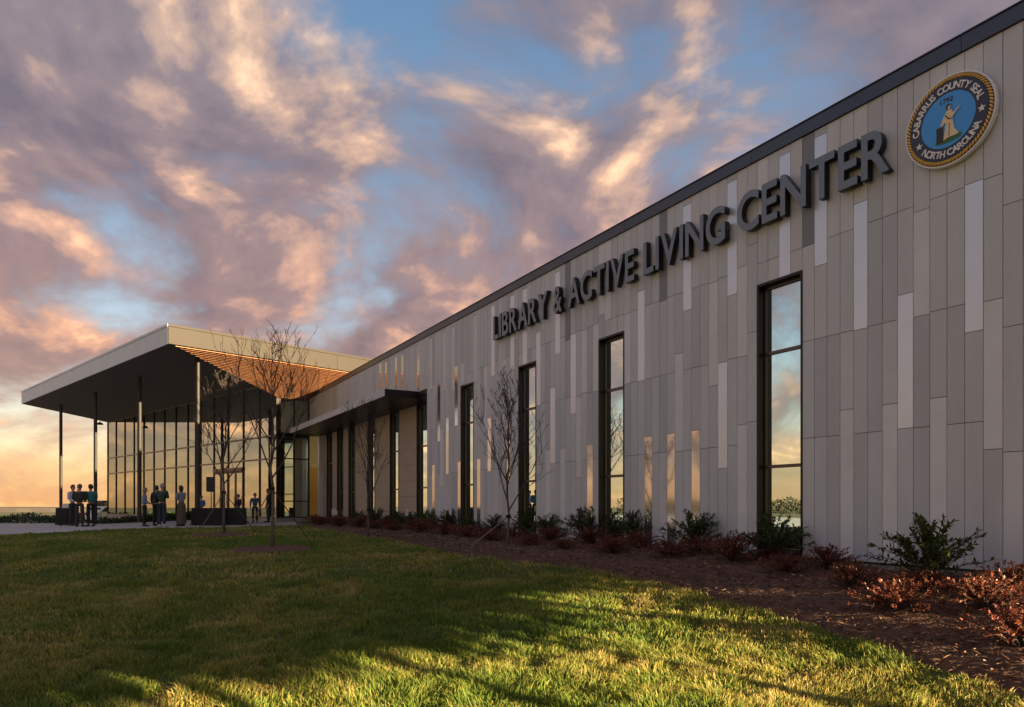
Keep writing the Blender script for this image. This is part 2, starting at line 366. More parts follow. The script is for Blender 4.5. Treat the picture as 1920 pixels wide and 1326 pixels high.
# slot windows
def slot_window(a, b, head, sill, depth, bars, name='window', base_out=0.0):
    mb = MB(); o0 = base_out - depth
    # lining of the opening: jambs and head
    wbox(mb, a - .012, a + .03, o0 - .06, base_out + .024, sill, head + .012); wbox(mb, b - .03, b + .012, o0 - .06, base_out + .024, sill, head + .012)
    wbox(mb, a + .03, b - .03, o0 - .06, base_out + .024, head - .03, head + .012)
    w = wb(mb, name, BRONZE, wing)
    mb = MB()
    for q in (a + .031, b - .061): wbox(mb, q, q + .03, o0 - .02, o0 + .03, sill, head - .031)
    fr = wb(mb, 'frame', MULL, w)
    bs = [sill] + list(bars) + [head - .031 - .055]
    for v in bs:
        mb = MB(); wbox(mb, a + .062, b - .062, o0 - .018, o0 + .04, v, v + .055); wb(mb, 'transom', MULL, w)
    for v0, v1 in zip(bs, bs[1:]):
        mb = MB(); wbox(mb, a + .062, b - .062, o0 - .004, o0 + .006, v0 + .056, v1 - .001); wb(mb, 'pane', GLASS, w)
for a, b in wins: slot_window(a, b, VH, VB + .06, .15, (.67, 2.65))
# recessed bays under the low canopy
RO = -.55
bays = [(26.41, 28.41), (29.48, 31.48), (32.48, 34.45), (35.52, 36.5), (37.57, 38.56), (39.63, 40.53)]
edge_t = [TREC] + [q for ab in bays for q in ab] + [41.2]
for a, b in bays:
    mb = MB(); wbox(mb, a, b, RO - .2, RO - .012, VB - .2, 4.0); bay = wb(mb, 'tan_wall_bay', BACK, wing)
    n = max(2, round((b - a) / .5)); 
    for j in range(n):
        for v0 in np.arange(VB, 3.9, .62):
            mb = MB(); ww = (b - a) / n
            wbox(mb, a + j * ww + .003, a + (j + 1) * ww - .003, RO - .011, RO + random.uniform(-.001, .003), v0 + .004, min(v0 + .62, 4.0) - .004)
            wb(mb, 'tan_panel', TANP, bay)
for a, b in zip(edge_t[::2], edge_t[1::2]):
    slot_window(a, b, 3.95, VB, .12, (.70, 2.3), 'recessed_window', RO)
mb = MB(); wbox(mb, TREC - .3, TREC - .001, -.9, -.001, VB - .2, 4.2); wbox(mb, TREC, TEND, RO - .3, -.001, 3.96, 4.2); wb(mb, 'recess_lining', BRONZE, wing)
# low projecting canopy over the recess
TC = 24.8; PO = 1.347
mb = MB(); wbox(mb, TC + .02, 40.0, .03, PO - .03, 3.965, 4.19); lc = wb(mb, 'low_canopy', BRONZE, wing)
t = TC
while t < 39.9:
    q = min(t + 3.0, 40.0); mb = MB(); wbox(mb, t + .003, q - .003, PO - .028, PO, 3.955, 4.212); wb(mb, 'fascia_panel', P_BASE[3], lc); t = q
mb = MB(); wbox(mb, TC - .005, TC + .018, .03, PO - .03, 3.955, 4.212); wb(mb, 'end_plate', BRONZE, lc)
# small white meters at the wall foot
for tq in (27.0, 37.9):
    mb = MB(); wbox(mb, tq, tq + .28, RO + .004, RO + .14, -.45, -.12); wbox(mb, tq - .42, tq - .12, RO + .004, RO + .1, -.42, -.22)
    o = wb(mb, 'utility_meter', WHITE, wing)

# ------------------------------------------------------------------ wall lettering
WX = Vector((SA, -CA, 0)); WZ = Vector((-CA, -SA, 0)); WY = Vector((0, 0, 1))
def wall_mat(t, out, v):
    p = Vector(W(t, out, v)); m = Matrix((WX, WY, WZ)).transposed().to_4x4(); m.translation = p; return m
def text_mesh(ch, extrude, offset=0, bevel=0):
    c = bpy.data.curves.new('tmp', 'FONT'); c.body = ch; c.size = 1; c.extrude = extrude; c.offset = offset; c.resolution_u = 6
    o = bpy.data.objects.new('tmp', c); col.objects.link(o); bpy.context.view_layer.update()
    dg = bpy.context.evaluated_depsgraph_get(); me = bpy.data.meshes.new_from_object(o.evaluated_get(dg)); bpy.data.objects.remove(o); bpy.data.curves.remove(c)
    co = np.empty(len(me.vertices) * 3); me.vertices.foreach_get('co', co); co = co.reshape(-1, 3)
    return me, co
def put_mesh(me, co, name, m, parent, mats=None):
    me.vertices.foreach_set('co', co.astype(np.float32).ravel()); me.name = name; me.materials.clear()
    for q in (mats or [m]): me.materials.append(q)
    if mats:
        me.update()
        for p in me.polygons: p.material_index = 0 if p.normal.z > .9 else 1
    else:
        for p in me.polygons: p.material_index = 0
    me.update(); return link(bpy.data.objects.new(name, me), parent)
sign = empty('wall_sign'); sign.matrix_world = wall_mat(21.2, .02, 4.868)
tag(sign, 'raised slate grey capital letters reading LIBRARY & ACTIVE LIVING CENTER on the panelled wall', 'sign')
LETS = mat('letter_return', (.014, .015, .017), .4, .3)
CAPH = .637; _, co = text_mesh('H', 0); cap0 = co[:, 1].max()
def ftx(x): r = (x - 960) / 1357; return (CA - SA * r) / (SA + CA * r) * (D - .2)
for word, x0, x1 in (('LIBRARY', 921.5, 1027.5), ('&', 1035, 1052), ('ACTIVE', 1061, 1190), ('LIVING', 1202, 1361), ('CENTER', 1376, 1672)):
    ta, tb = ftx(x0), ftx(x1); _m = (ta - tb) * .018; ta -= _m; tb += _m; ms = []; cur = 0
    for ch in word:
        me, co = text_mesh(ch, .5, .02); lo, hi = co[:, 0].min(), co[:, 0].max(); ms.append((me, co, cur - lo)); cur += hi - lo + (.085 if ch not in 'A' else .05)
    tot = cur - .085; sx = (ta - tb) / tot; sy = CAPH / cap0
    for me, co, off in ms:
        co[:, 0] = (co[:, 0] + off) * sx + (21.2 - ta); co[:, 1] *= sy; co[:, 2] = co[:, 2] * .12 + .10
        put_mesh(me, co, 'letter', LETF, sign, [LETF, LETS])

# ------------------------------------------------------------------ county seal
seal = empty('county_seal'); seal.matrix_world = wall_mat(5.625, .019, 5.196)
tag(seal, 'round painted county seal with gold rope rim mounted high on the wall', 'seal')
NAVY = mat('seal_navy', (.030, .042, .085), .45); SBLUE = mat('seal_blue', (.06, .36, .92), .45); GOLD = mat('seal_gold', (.78, .50, .13), .4, .2)
SWHITE = mat('seal_white', (.82, .83, .84), .45); CREAM = mat('seal_cream', (.80, .66, .42), .5); SBLK = mat('seal_black', (.03, .03, .035), .5); SGRN = mat('seal_green', (.04, .17, .05), .5)
RS = .60
MB().disc_prism((0, 0), RS, .03, .10, 64).build('backing', SWHITE, seal)
MB().disc_prism((0, 0), RS * .965, .10, .106, 64).build('rope_bed', SBLK, seal)
mb = MB()
for k in range(76):
    a = 2 * math.pi * k / 76; pts = []
    for q in range(4):
        r_ = RS * (.955 - .028 * q); aa = a + .030 * q; pts.append((r_ * math.cos(aa), r_ * math.sin(aa), .108))
    mb.tube(pts, [.008, .0155, .0155, .008], 5)
mb.build('rope', GOLD, seal, True)
MB().disc_prism((0, 0), RS * .86, .106, .116, 64).build('navy_ring', NAVY, seal)
MB().disc_prism((0, 0), RS * .60, .116, .121, 64).build('blue_field', SBLUE, seal)
def ring_text(s, a0, a1, r, size, inward):
    n = len(s); ws = []
    for ch in s:
        if ch == ' ': ws.append(.42); continue
        me, co = text_mesh(ch, .5, .022); ws.append(co[:, 0].max() - co[:, 0].min() + .17)
    tot = sum(ws); cur = 0
    for ch, w_ in zip(s, ws):
        a = R(a0 + (a1 - a0) * (cur + w_ / 2) / tot); cur += w_
        if ch == ' ': continue
        me, co = text_mesh(ch, .5, .022); lo, hi = co[:, 0].min(), co[:, 0].max(); h = co[:, 1].max()
        x = (co[:, 0] - (lo + hi) / 2) * size * .92; y = (co[:, 1] - .36) * size; rot = a - math.pi / 2 if not inward else a + math.pi / 2
        # short slab serifs at the foot and head of the stems come from a slightly heavier outline
        co2 = np.stack([r * math.cos(a) + x * math.cos(rot) - y * math.sin(rot), r * math.sin(a) + x * math.sin(rot) + y * math.cos(rot), co[:, 2] * .008 + .120], 1)
        put_mesh(me, co2, 'letter', SWHITE, seal)
ring_text('CABARRUS COUNTY SEAL', 187, 11, RS * .73, .125, False)
ring_text('NORTH CAROLINA', 222, 334, RS * .73, .125, True)
for a in (207, -6):
    cx, cy = RS * .73 * math.cos(R(a)), RS * .73 * math.sin(R(a)); p = []
    for k in range(10):
        r_ = .052 if k % 2 == 0 else .021; p.append((cx + r_ * math.cos(R(90 + 36 * k)), cy + r_ * math.sin(R(90 + 36 * k))))
    MB().quad_prism([(x, y, .1162) for x, y in p], [(x, y, .124) for x, y in p]).build('star', SWHITE, seal)
me, co = text_mesh('1792', .5, .0); co[:, 0] = (co[:, 0] - 1.1) * .095 - .01; co[:, 1] = co[:, 1] * .095 + .235; co[:, 2] = co[:, 2] * .004 + .1235; put_mesh(me, co, 'date', SBLK, seal)
def flat(pts, z0, z1, name, m):
    pts = [(x * .95, y * .95 - .035) for x, y in pts]
    MB().quad_prism([(x, y, z0) for x, y in pts], [(x, y, z1) for x, y in pts]).build(name, m, seal)
MB().disc_prism((.01, -.258), .05, .1212, .1245, 28, 3.6).build('painted_ground', SGRN, seal)
flat([(-.155, -.25), (-.06, -.25), (-.06, -.03), (-.155, -.03)], .1246, .129, 'pedestal', SBLK)
flat([(-.055, -.24), (.03, -.215), (.09, -.225), (.16, -.215), (.10, -.12), (.075, .02), (.085, .10), (.055, .165), (-.005, .165), (-.045, .10), (-.095, -.005), (-.075, -.035), (-.02, .01), (-.03, -.1)], .1292, .134, 'robe', CREAM)
flat([(-.03, .10), (.02, .03), (.07, .02), (.065, .035), (.025, .05), (-.02, .115)], .1342, .1362, 'drapery_fold', SBLK)
flat([(.02, -.20), (.03, -.20), (.035, -.02), (.027, -.02)], .1342, .1362, 'robe_fold', SBLK)
flat([(.045, .06), (.075, .045), (.15, .125), (.185, .135), (.18, .145), (.14, .14)], .1342, .138, 'raised_arm', CREAM)
MB().disc_prism((.021, .155), .027, .1342, .139, 16).build('head', CREAM, seal)
flat([(-.012, .175), (-.012, .225), (.008, .25), (.04, .248), (.055, .225), (.035, .222), (.012, .21), (.006, .165)], .1392, .142, 'hair', SBLK)

# ------------------------------------------------------------------ entrance pavilion
cV = Vector((-.7145, .6997, 0)); eV = Vector((.6997, .7145, 0))
A = Vector((-14.38, 30.3, 0)); B = Vector((-32.6, 48.1, 0)); G0 = Vector((-32.7, 58.6, 0)); K = Vector((-12.82, 39.55, 0)); Cc = A + eV * 19
VS, VR = 6.83, 7.66
pav = empty('entrance_pavilion', (A.x, A.y, gz1(A.x, A.y))); pinv = Matrix.Translation(-Vector(pav.location))
tag(pav, 'glass entrance pavilion under a broad flat canopy on slender paired columns', 'building')
def pb(mb, name, m, parent=None, **k):
    o = mb.build(name, m, parent or pav, **k); o.matrix_parent_inverse = pinv if parent is None else Matrix()
    return o
def zz(v): return v + EYE
poly = [A, B, G0 + Vector((-.2, .8, 0)), Vector((-20, 76, 0)), Vector((12, 62, 0)), Cc]
poly_in = [A + (cV + eV) * .06, B + (eV - cV) * .06, G0 + Vector((-.14, .8, 0)), Vector((-20, 75.9, 0)), Vector((11.9, 62, 0)), Cc + cV * .06]
mb = MB(); mb.quad_prism([(p.x, p.y, zz(VS + .02)) for p in reversed(poly_in)], [(p.x, p.y, zz(VR - .04)) for p in reversed(poly_in)])
roof = pb(mb, 'canopy_roof', SOFF)
def seg_box(mb, p, q, th, z0, z1, out=0):
    d = (q - p).normalized(); n = Vector((d.y, -d.x, 0))
    a, b = p + n * out, q + n * out; a2, b2 = p + n * (out - th), q + n * (out - th)
    return mb.quad_prism([(a.x, a.y, z0), (b.x, b.y, z0), (b2.x, b2.y, z0), (a2.x, a2.y, z0)][::-1], [(a.x, a.y, z1), (b.x, b.y, z1), (b2.x, b2.y, z1), (a2.x, a2.y, z1)][::-1])
def fascia(p, q, joints, sgn, FM=FASC):
    L_ = (q - p).length; js = [0] + joints + [L_]; d = (q - p).normalized()
    for a, b in zip(js, js[1:]):
        mb = MB(); s_, e_ = p + d * (a + .006), p + d * (b - .006)
        if sgn < 0: s_, e_ = e_, s_
        seg_box(mb, s_, e_, .05, zz(VS), zz(VR - .11), 0); pb(mb, 'fascia_panel', FM, roof)
    mb = MB(); s_, e_ = (p, q) if sgn > 0 else (q, p)
    seg_box(mb, s_, e_, .12, zz(VR - .10), zz(VR), .025); pb(mb, 'roof_edge', FM, roof)
fascia(A + cV * .056, B, [i * 2.6 + .05 for i in range(1, 10)], -1, FASC_SKY)
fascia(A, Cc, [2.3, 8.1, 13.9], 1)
fascia(B + Vector((.0, .06, 0)), G0 + Vector((-.1, .8, 0)), [3, 6], -1, FASC_SKY)
# hung cedar slats on the wing side of the soffit
qK = (K - A).dot(cV); wsof = pb(MB().quad_prism([(p.x, p.y, zz(VS + .004)) for p in reversed([A + (K - A) * .03 + eV * .1, A + (K - A), K + eV * 9, A + eV * 14 + cV * .2])], [(p.x, p.y, zz(VS + .016)) for p in reversed([A + (K - A) * .03 + eV * .1, A + (K - A), K + eV * 9, A + eV * 14 + cV * .2])]), 'slat_soffit', BACK)
q = .16
while q < qK - .05:
    s_ = A + (K - A) * (q / qK) + eV * .12; e_ = A + cV * q + eV * 15.5
    mb = MB(); seg_box(mb, s_, e_, .05, zz(VS - .012 - .165 * q), zz(VS + .003), 0); pb(mb, 'slat', WOOD, wsof); q += .2
# dark boarded soffit strips
mb = MB(); p4 = [A + (K - A) * .02 + cV * .08, B + (eV - cV) * .1, G0, K]
mb.quad_prism([(p.x, p.y, zz(VS + .003)) for p in reversed(p4)], [(p.x, p.y, zz(VS + .018)) for p in reversed(p4)]); pb(mb, 'dark_soffit', SOFF)
# columns
c1 = Vector((-.4348 * 33, 33, 0))
for i in range(4):
    p = c1 + cV * (7.45 * i); g = gz1(p.x, p.y); mb = MB()
    for s in (-1, 1):
        b_ = p + cV * (.1 * s); mb.tube([(b_.x, b_.y, g), (b_.x, b_.y, zz(VS + .01))], .072, 14)
    for h in (.0, 2.4, 4.8):
        mb.box(p.x - .09, p.x + .09, p.y - .09, p.y + .09, g + h + .02, g + h + .05)
    mb.box(p.x - .26, p.x + .26, p.y - .26, p.y + .26, g + .018, g + .045)
    pb(mb, 'column', STEEL, smooth=False)
# curtain wall
nb = 14; dK = (K - G0) / nb; dn = dK.normalized(); nrm = Vector((dn.y, -dn.x, 0))
if nrm.y > 0: nrm = -nrm
def cw(mb, p, q, out, th, v0, v1):
    a, b = p + nrm * out, q + nrm * out; c_, d_ = q + nrm * (out - th), p + nrm * (out - th)
    return mb.quad_prism([(x.x, x.y, zz(v0)) for x in (a, b, c_, d_)], [(x.x, x.y, zz(v1)) for x in (a, b, c_, d_)])
mb = MB(); cw(mb, G0, K, .06, .16, -1.6, -.62); curt = pb(mb, 'curtain_wall', CONC)
rowsv = [-.60, 2.65, 3.90, VS - .02]
for i in range(nb + 1):
    p = G0 + dK * i; mb = MB(); cw(mb, p - dn * .028, p + dn * .028, .07, .18, -.615, VS); pb(mb, 'mullion', BRONZE, curt)
for v in rowsv:
    mb = MB(); cw(mb, G0 + dn * .036, K - dn * .036, .07, .12, v - .04, v + .04); pb(mb, 'transom', mat('bronze_transom', (.20, .16, .13), .4, .5), curt)
doors = (10, 11)
for i in range(nb):
    for j in range(3):
        if i in doors and j == 0: continue
        mb = MB(); cw(mb, G0 + dK * i + dn * .036, G0 + dK * (i + 1) - dn * .036, .012, .014, rowsv[j] + .041, rowsv[j + 1] - .041); pb(mb, 'pane', CGLASS, curt)
for i in doors:
    p, q = G0 + dK * i + dn * .05, G0 + dK * (i + 1) - dn * .05; m_ = (p + q) / 2
    for a, b in ((p, m_ - dn * .01), (m_ + dn * .01, q)):
        mb = MB(); cw(mb, a, a + dn * .09, .05, .06, -.8, 2.1); cw(mb, b - dn * .09, b, .05, .06, -.8, 2.1); cw(mb, a + dn * .09, b - dn * .09, .05, .06, 1.98, 2.1); cw(mb, a + dn * .09, b - dn * .09, .05, .06, -.8, -.6)
        dr = pb(mb, 'door', BRONZE)
        mb = MB(); cw(mb, a + dn * .091, b - dn * .091, .03, .012, -.599, 1.979); pb(mb, 'pane', CGLASS, dr)
        mb = MB(); hp = b - dn * .05; mb.tube([(hp.x + nrm.x * .1, hp.y + nrm.y * .1, zz(.0)), (hp.x + nrm.x * .1, hp.y + nrm.y * .1, zz(.6))], .015, 8); pb(mb, 'handle', FASC, dr)
    mb = MB(); cw(mb, p, q, .02, .014, 2.30, 2.60); pb(mb, 'pane', CGLASS, curt)
    mb = MB(); cw(mb, p - dn * .01, q + dn * .01, .12, .18, 2.105, 2.295); pb(mb, 'door_header', mat('red_bronze', (.16, .085, .07), .4, .4))
# glazed return beside the wing
KR = K + eV * 1.9
n2 = Vector((eV.y, -eV.x, 0))
def rw(mb, p, q, out, th, v0, v1):
    a, b = p + n2 * out, q + n2 * out; c_, d_ = q + n2 * (out - th), p + n2 * (out - th)
    return mb.quad_prism([(x.x, x.y, zz(v0)) for x in (a, b, c_, d_)], [(x.x, x.y, zz(v1)) for x in (a, b, c_, d_)])
mb = MB(); rw(mb, K + eV * .1, KR, .05, .12, -1.2, -.62); ret = pb(mb, 'return_glazing', CONC)
for a in (.1, .95, 1.85):
    mb = MB(); rw(mb, K + eV * a, K + eV * (a + .07), .06, .15, -.61, VS); pb(mb, 'mullion', BRONZE, ret)
for v in (-.6, .3, 2.65, 3.9, VS - .05):
    mb = MB(); rw(mb, K + eV * .17, K + eV * .949, .05, .1, v - .03, v + .03); rw(mb, K + eV * 1.02, K + eV * 1.849, .05, .1, v - .03, v + .03); pb(mb, 'transom', BRONZE, ret)
for v0, v1 in ((-.57, .27), (.33, 2.62), (2.68, 3.87), (3.93, VS - .08)):
    for a, b in ((.171, .948), (1.021, 1.848)):
        mb = MB(); rw(mb, K + eV * a, K + eV * b, .012, .014, v0, v1); pb(mb, 'pane', CGLASS, ret)
# pavilion interior
back = Vector((5.5, 7.5, 0))
mb = MB(); p = G0 + back; q = K + back; seg_box(mb, p, q, .2, zz(-1.6), zz(VS)); pb(mb, 'inner_wall', mat('interior_plaster', (.45, .36, .2), .8, 0, .1, 1))
mb = MB(); f4 = [G0 + nrm * -.2, K + nrm * -.2, K + eV * 9, G0 + back]
mb.quad_prism([(x.x, x.y, zz(-.9)) for x in f4], [(x.x, x.y, zz(-.82)) for x in f4]); pb(mb, 'inner_floor', CONC)
mb = MB(); f5 = [G0 - nrm * .25 + dn * .3, K - nrm * .25 - dn * .2, K + eV * 8.5, G0 + back]
mb.quad_prism([(x.x, x.y, zz(VS - .06)) for x in f5], [(x.x, x.y, zz(VS - .01)) for x in f5]); pb(mb, 'inner_ceiling', mat('interior_ceiling', (.62, .52, .26), .8))
mb = MB(); p = K + eV * .6 - dn * 1.2 - nrm * .6; seg_box(mb, p + eV * .2, p + eV * 3.2, .15, zz(-.8), zz(2.3)); pb(mb, 'amber_partition', mat('amber_panel', (.55, .30, .06), .6, 0, .1, 2))
LAMP = bpy.data.materials.new('lamp_tube'); LAMP.use_nodes = True
LAMP.node_tree.nodes['Principled BSDF'].inputs['Emission Color'].default_value = (1, .9, .7, 1); LAMP.node_tree.nodes['Principled BSDF'].inputs['Emission Strength'].default_value = 9
for i in range(7):
    p = K - dn * (1.2 + 3.2 * i) - nrm * (2.0 + .3 * (i % 2)); mb = MB(); seg_box(mb, p, p + eV * 1.3, .09, zz(5.6), zz(5.66)); pb(mb, 'ceiling_light', LAMP)
for i in range(3):
    p = K + eV * (1.0 + .9 * i) - nrm * 1.0 - dn * .5; mb = MB(); seg_box(mb, p, p - dn * 1.2, .09, zz(4.6 + .5 * i), zz(4.66 + .5 * i)); pb(mb, 'ceiling_light', LAMP)
# pendant lamp under the canopy corner
px, py = -.5694 * 55, 55
pl = empty('pendant_lamp', (px, py, zz(VS))); tag(pl, 'small dark pendant lamp hanging from the far end of the canopy soffit', 'lamp')
MB().tube([(0, 0, 0), (0, 0, -.45)], .02, 8).build('stem', STEEL, pl); MB().tube([(0, 0, -.42), (0, 0, -.5), (0, 0, -.6)], [.05, .2, .25], 14).build('shade', STEEL, pl)

# ------------------------------------------------------------------ bare young trees
def grow_tree(seed, height, clear, nl, spread, twigs):
    rd = random.Random(seed); tr = MB(); br = MB(); tips = []
    pts = [Vector((0, 0, 0))]; n = 9
    for j in range(1, n + 1):
        pts.append(Vector((rd.uniform(-.02, .02) * j ** .5, rd.uniform(-.02, .02) * j ** .5, height * .9 * j / n)))
    r0 = height * .0095
    tr.tube(pts, [r0 * (1.25 if j == 0 else 1 - .86 * j / n) for j in range(n + 1)], 8)
    def at(f):
        f *= n; j = min(int(f), n - 1); return pts[j].lerp(pts[j + 1], f - j)
    def branch(p, d, ln, r, lev):
        q = [p]; m_ = 5; dd = d.copy()
        for j in range(m_):
            dd = (dd + Vector((rd.uniform(-.12, .12), rd.uniform(-.12, .12), .13 if lev < 3 else .06))).normalized(); q.append(q[-1] + dd * (ln / m_))
        br.tube(q, [max(.004, r * (1 - .8 * j / m_)) for j in range(m_ + 1)], 5 if lev == 1 else 4, False)
        tips.append(q[-1])
        if lev >= 4: return
        for j in range(twigs[lev - 1]):
            f = rd.uniform(.2, .95); k = int(f * m_); pp = q[k].lerp(q[k + 1], f * m_ - k); ax = (q[k + 1] - q[k]).normalized()
            side = Vector((rd.uniform(-1, 1), rd.uniform(-1, 1), rd.uniform(-.3, .5))).normalized()
            branch(pp, (ax * .75 + side * .6).normalized(), ln * rd.uniform(.3, .55), r * .5, lev + 1)
    for i in range(nl):
        f = clear + (1 - clear) * (i + rd.random()) / nl * .95; a = i * 2.4 + rd.uniform(-.4, .4)
        rel = (f - clear) / (1 - clear)
        d = Vector((math.cos(a) * spread, math.sin(a) * spread, .75 + .5 * rel)).normalized()
        branch(at(min(f, .99)), d, height * (.47 - .3 * rel) * rd.uniform(.8, 1.1), r0 * (.5 - .25 * rel), 1)
    branch(pts[-1], Vector((0, 0, 1)), height * .14, r0 * .16, 2)
    return tr, br, tips
TL = [('bare young tree in a mulch ring beside the paved plaza', 4.6, .36, 17, .75, (5, 4, 1), 3),
      ('tallest bare young tree in its own mulch ring on the lawn', 4.75, .38, 15, .62, (5, 4, 1), 5),
      ('small bare sapling in the planting bed before the recessed windows', 3.7, .28, 15, .42, (4, 3, 1), 8),
      ('bare vase-shaped sapling with a few dried leaves before the slot windows', 3.75, .24, 15, .46, (5, 3, 1), 13)]
for (tx, ty), (lab, h, clr, nl, spr, tw, sd_) in zip(TREES, TL):
    t = empty('bare_tree', (tx, ty, gz1(tx, ty) - .02)); tag(t, lab, 'tree', 'bare young trees')
    tr, br, tips = grow_tree(sd_, h, clr, nl, spr, tw)
    tr.build('trunk', BARK, t, True); br.build('crown', TWIG, t, True)
    for a in ((.5, 2.7) if sd_ != 8 else (3.3,)):
        g = 1.05 if sd_ != 13 else 1.0; x_, y_ = g * math.cos(a), .6 * math.sin(a)
        zt = h * clr * .8; gz_ = gz1(tx + x_, ty + y_) - gz1(tx, ty)
        MB().tube([(0, 0, zt), (x_, y_, gz_ + .02)], .013, 6).build('support_stay', mat('stay', (.06, .055, .05), .7) if a != 2.7 else mat('stay_pale', (.2, .18, .15), .7), t)
        MB().tube([(0, 0, zt - .03), (0, 0, zt + .03)], .06, 10).build('tie_collar', BLACK, t)
    if sd_ == 13:
        mb = MB(); rd = random.Random(4)
        for tip in rd.sample(tips, 40):
            if tip.z < 2: continue
            a = rd.uniform(0, 6.28); s_ = .05
            u = Vector((math.cos(a), math.sin(a), -.6)) * s_; v = Vector((-math.sin(a), math.cos(a), .2)) * s_ * .45
            i_ = len(mb.v); mb.v += [tuple(tip), tuple(tip + u * .5 + v), tuple(tip + u), tuple(tip + u * .5 - v)]; mb.f.append((i_, i_ + 1, i_ + 2, i_ + 3))
        mb.build('dried_leaf', mat('dry_leaf', (.05, .03, .022), .8), t)

# ------------------------------------------------------------------ shrubs
def leaf_cloud(P, Dr, ln, wd, r):
    """folded leaf quads at P along Dr"""
    n = len(P); up = np.array([0, 0, 1.0]); side = np.cross(Dr, up + .4 * r.standard_normal((n, 3))); side /= np.linalg.norm(side, axis=1)[:, None] + 1e-9
    nn = np.cross(side, Dr); L_ = ln[:, None]; w_ = wd[:, None]
    V = np.stack([P, P + Dr * L_ * .5 + side * w_ + nn * w_ * .4, P + Dr * L_, P + Dr * L_ * .5 - side * w_ + nn * w_ * .4], 1).reshape(-1, 3)
    i = np.arange(n)[:, None] * 4; F_ = np.concatenate([i + [0, 1, 2], i + [0, 2, 3]], 1).reshape(-1, 3)
    return V, F_
def shrub(name, seed, ns, hgt, rad, per, ll, lw, lm, arch, lab, cat, grp):
    r = np.random.default_rng(seed); root = empty(name); tag(root, lab, cat, grp); st = MB(); P = []; Dv = []; T = []
    for s in range(ns):
        a = r.uniform(0, 6.283); out = rad * r.uniform(.15, 1) ; h = hgt * (1.05 - .55 * (out / rad) ** 2) * r.uniform(.7, 1.12)
        pts = []
        for j in range(7):
            f = j / 6; pts.append(np.array([math.cos(a) * out * f ** (1.1 + arch), math.sin(a) * out * f ** (1.1 + arch), h * (f ** .8) - arch * .25 * h * f ** 4]) + r.normal(0, .012, 3) * (j > 0))
        st.tube(pts, [.006, .005, .005, .004, .004, .003, .002], 3, False)
        for _ in range(per):
            f = r.uniform(.22, 1) ** .7 * 6; j = min(int(f), 5); p = pts[j] + (pts[j + 1] - pts[j]) * (f - j); ax = pts[j + 1] - pts[j]; ax /= np.linalg.norm(ax) + 1e-9
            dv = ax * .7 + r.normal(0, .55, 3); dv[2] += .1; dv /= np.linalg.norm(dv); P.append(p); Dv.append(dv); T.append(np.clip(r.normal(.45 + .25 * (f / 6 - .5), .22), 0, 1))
    P = np.array(P); Dv = np.array(Dv); n = len(P); V, F_ = leaf_cloud(P, Dv, ll * r.uniform(.6, 1.25, n), lw * r.uniform(.7, 1.2, n), r)
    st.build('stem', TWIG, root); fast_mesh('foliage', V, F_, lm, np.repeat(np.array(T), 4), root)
    return root
gl, rl = 'green arching shrub planted along the foot of the panelled wall', 'low russet-leaved shrub spreading across the dark mulch bed'
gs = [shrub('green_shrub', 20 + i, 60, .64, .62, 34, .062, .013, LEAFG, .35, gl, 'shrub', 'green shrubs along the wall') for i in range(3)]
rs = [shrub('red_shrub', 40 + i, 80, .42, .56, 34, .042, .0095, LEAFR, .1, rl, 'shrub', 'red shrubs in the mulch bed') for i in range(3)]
def spot(x, y):
    t = (-SA * x + CA * y - T0) / PW
    for lim, txt in ((-3, 'below the county seal'), (4.5, 'at the window under the word CENTER'), (19, 'between the windows under CENTER and ACTIVE'), (24.5, 'at the window under the word ACTIVE'), (35, 'between the windows under ACTIVE and LIBRARY'), (41, 'at the window under the word LIBRARY'), (56, 'near the slot window next to the recess')):
        if t < lim: return txt
    return 'in front of the recessed tan bays'
def plant(srcs, places, lab, dz, st, zs=1):
    for j, (x, y, s) in enumerate(places):
        src = srcs[j % 3]; loc = (x, y, gz1(x, y) + dz); L_ = lab + ' ' + spot(x, y)
        if j < 3: src.location = loc; src.rotation_euler = (0, 0, j); src.scale = (s, s, s * zs); src['label'] = L_
        else: q = copy_tree(src, loc, j * st, s * random.uniform(.82, 1.15), L_); q.scale.z *= zs * random.uniform(.8, 1.15)
GP = [(5.6, 9.3, 1.12), (4.72, 12.2, 1.0), (3.85, 13.9, 1.0), (3.0, 15.7, 1.0), (2.15, 17.3, .95), (1.35, 18.6, .95), (.75, 19.9, .9), (-.1, 21.3, .9), (-.9, 22.7, .9), (-1.6, 24.1, .9), (-2.4, 25.6, 1), (-3.3, 26.9, 1), (-4.0, 28.6, 1), (-5.2, 30.4, 1), (-6.3, 32.2, 1)]
GP = [(x - .42, y - .3, s * 1.15) for x, y, s in GP]
plant(gs, GP, 'green arching shrub', .02, 1.3)
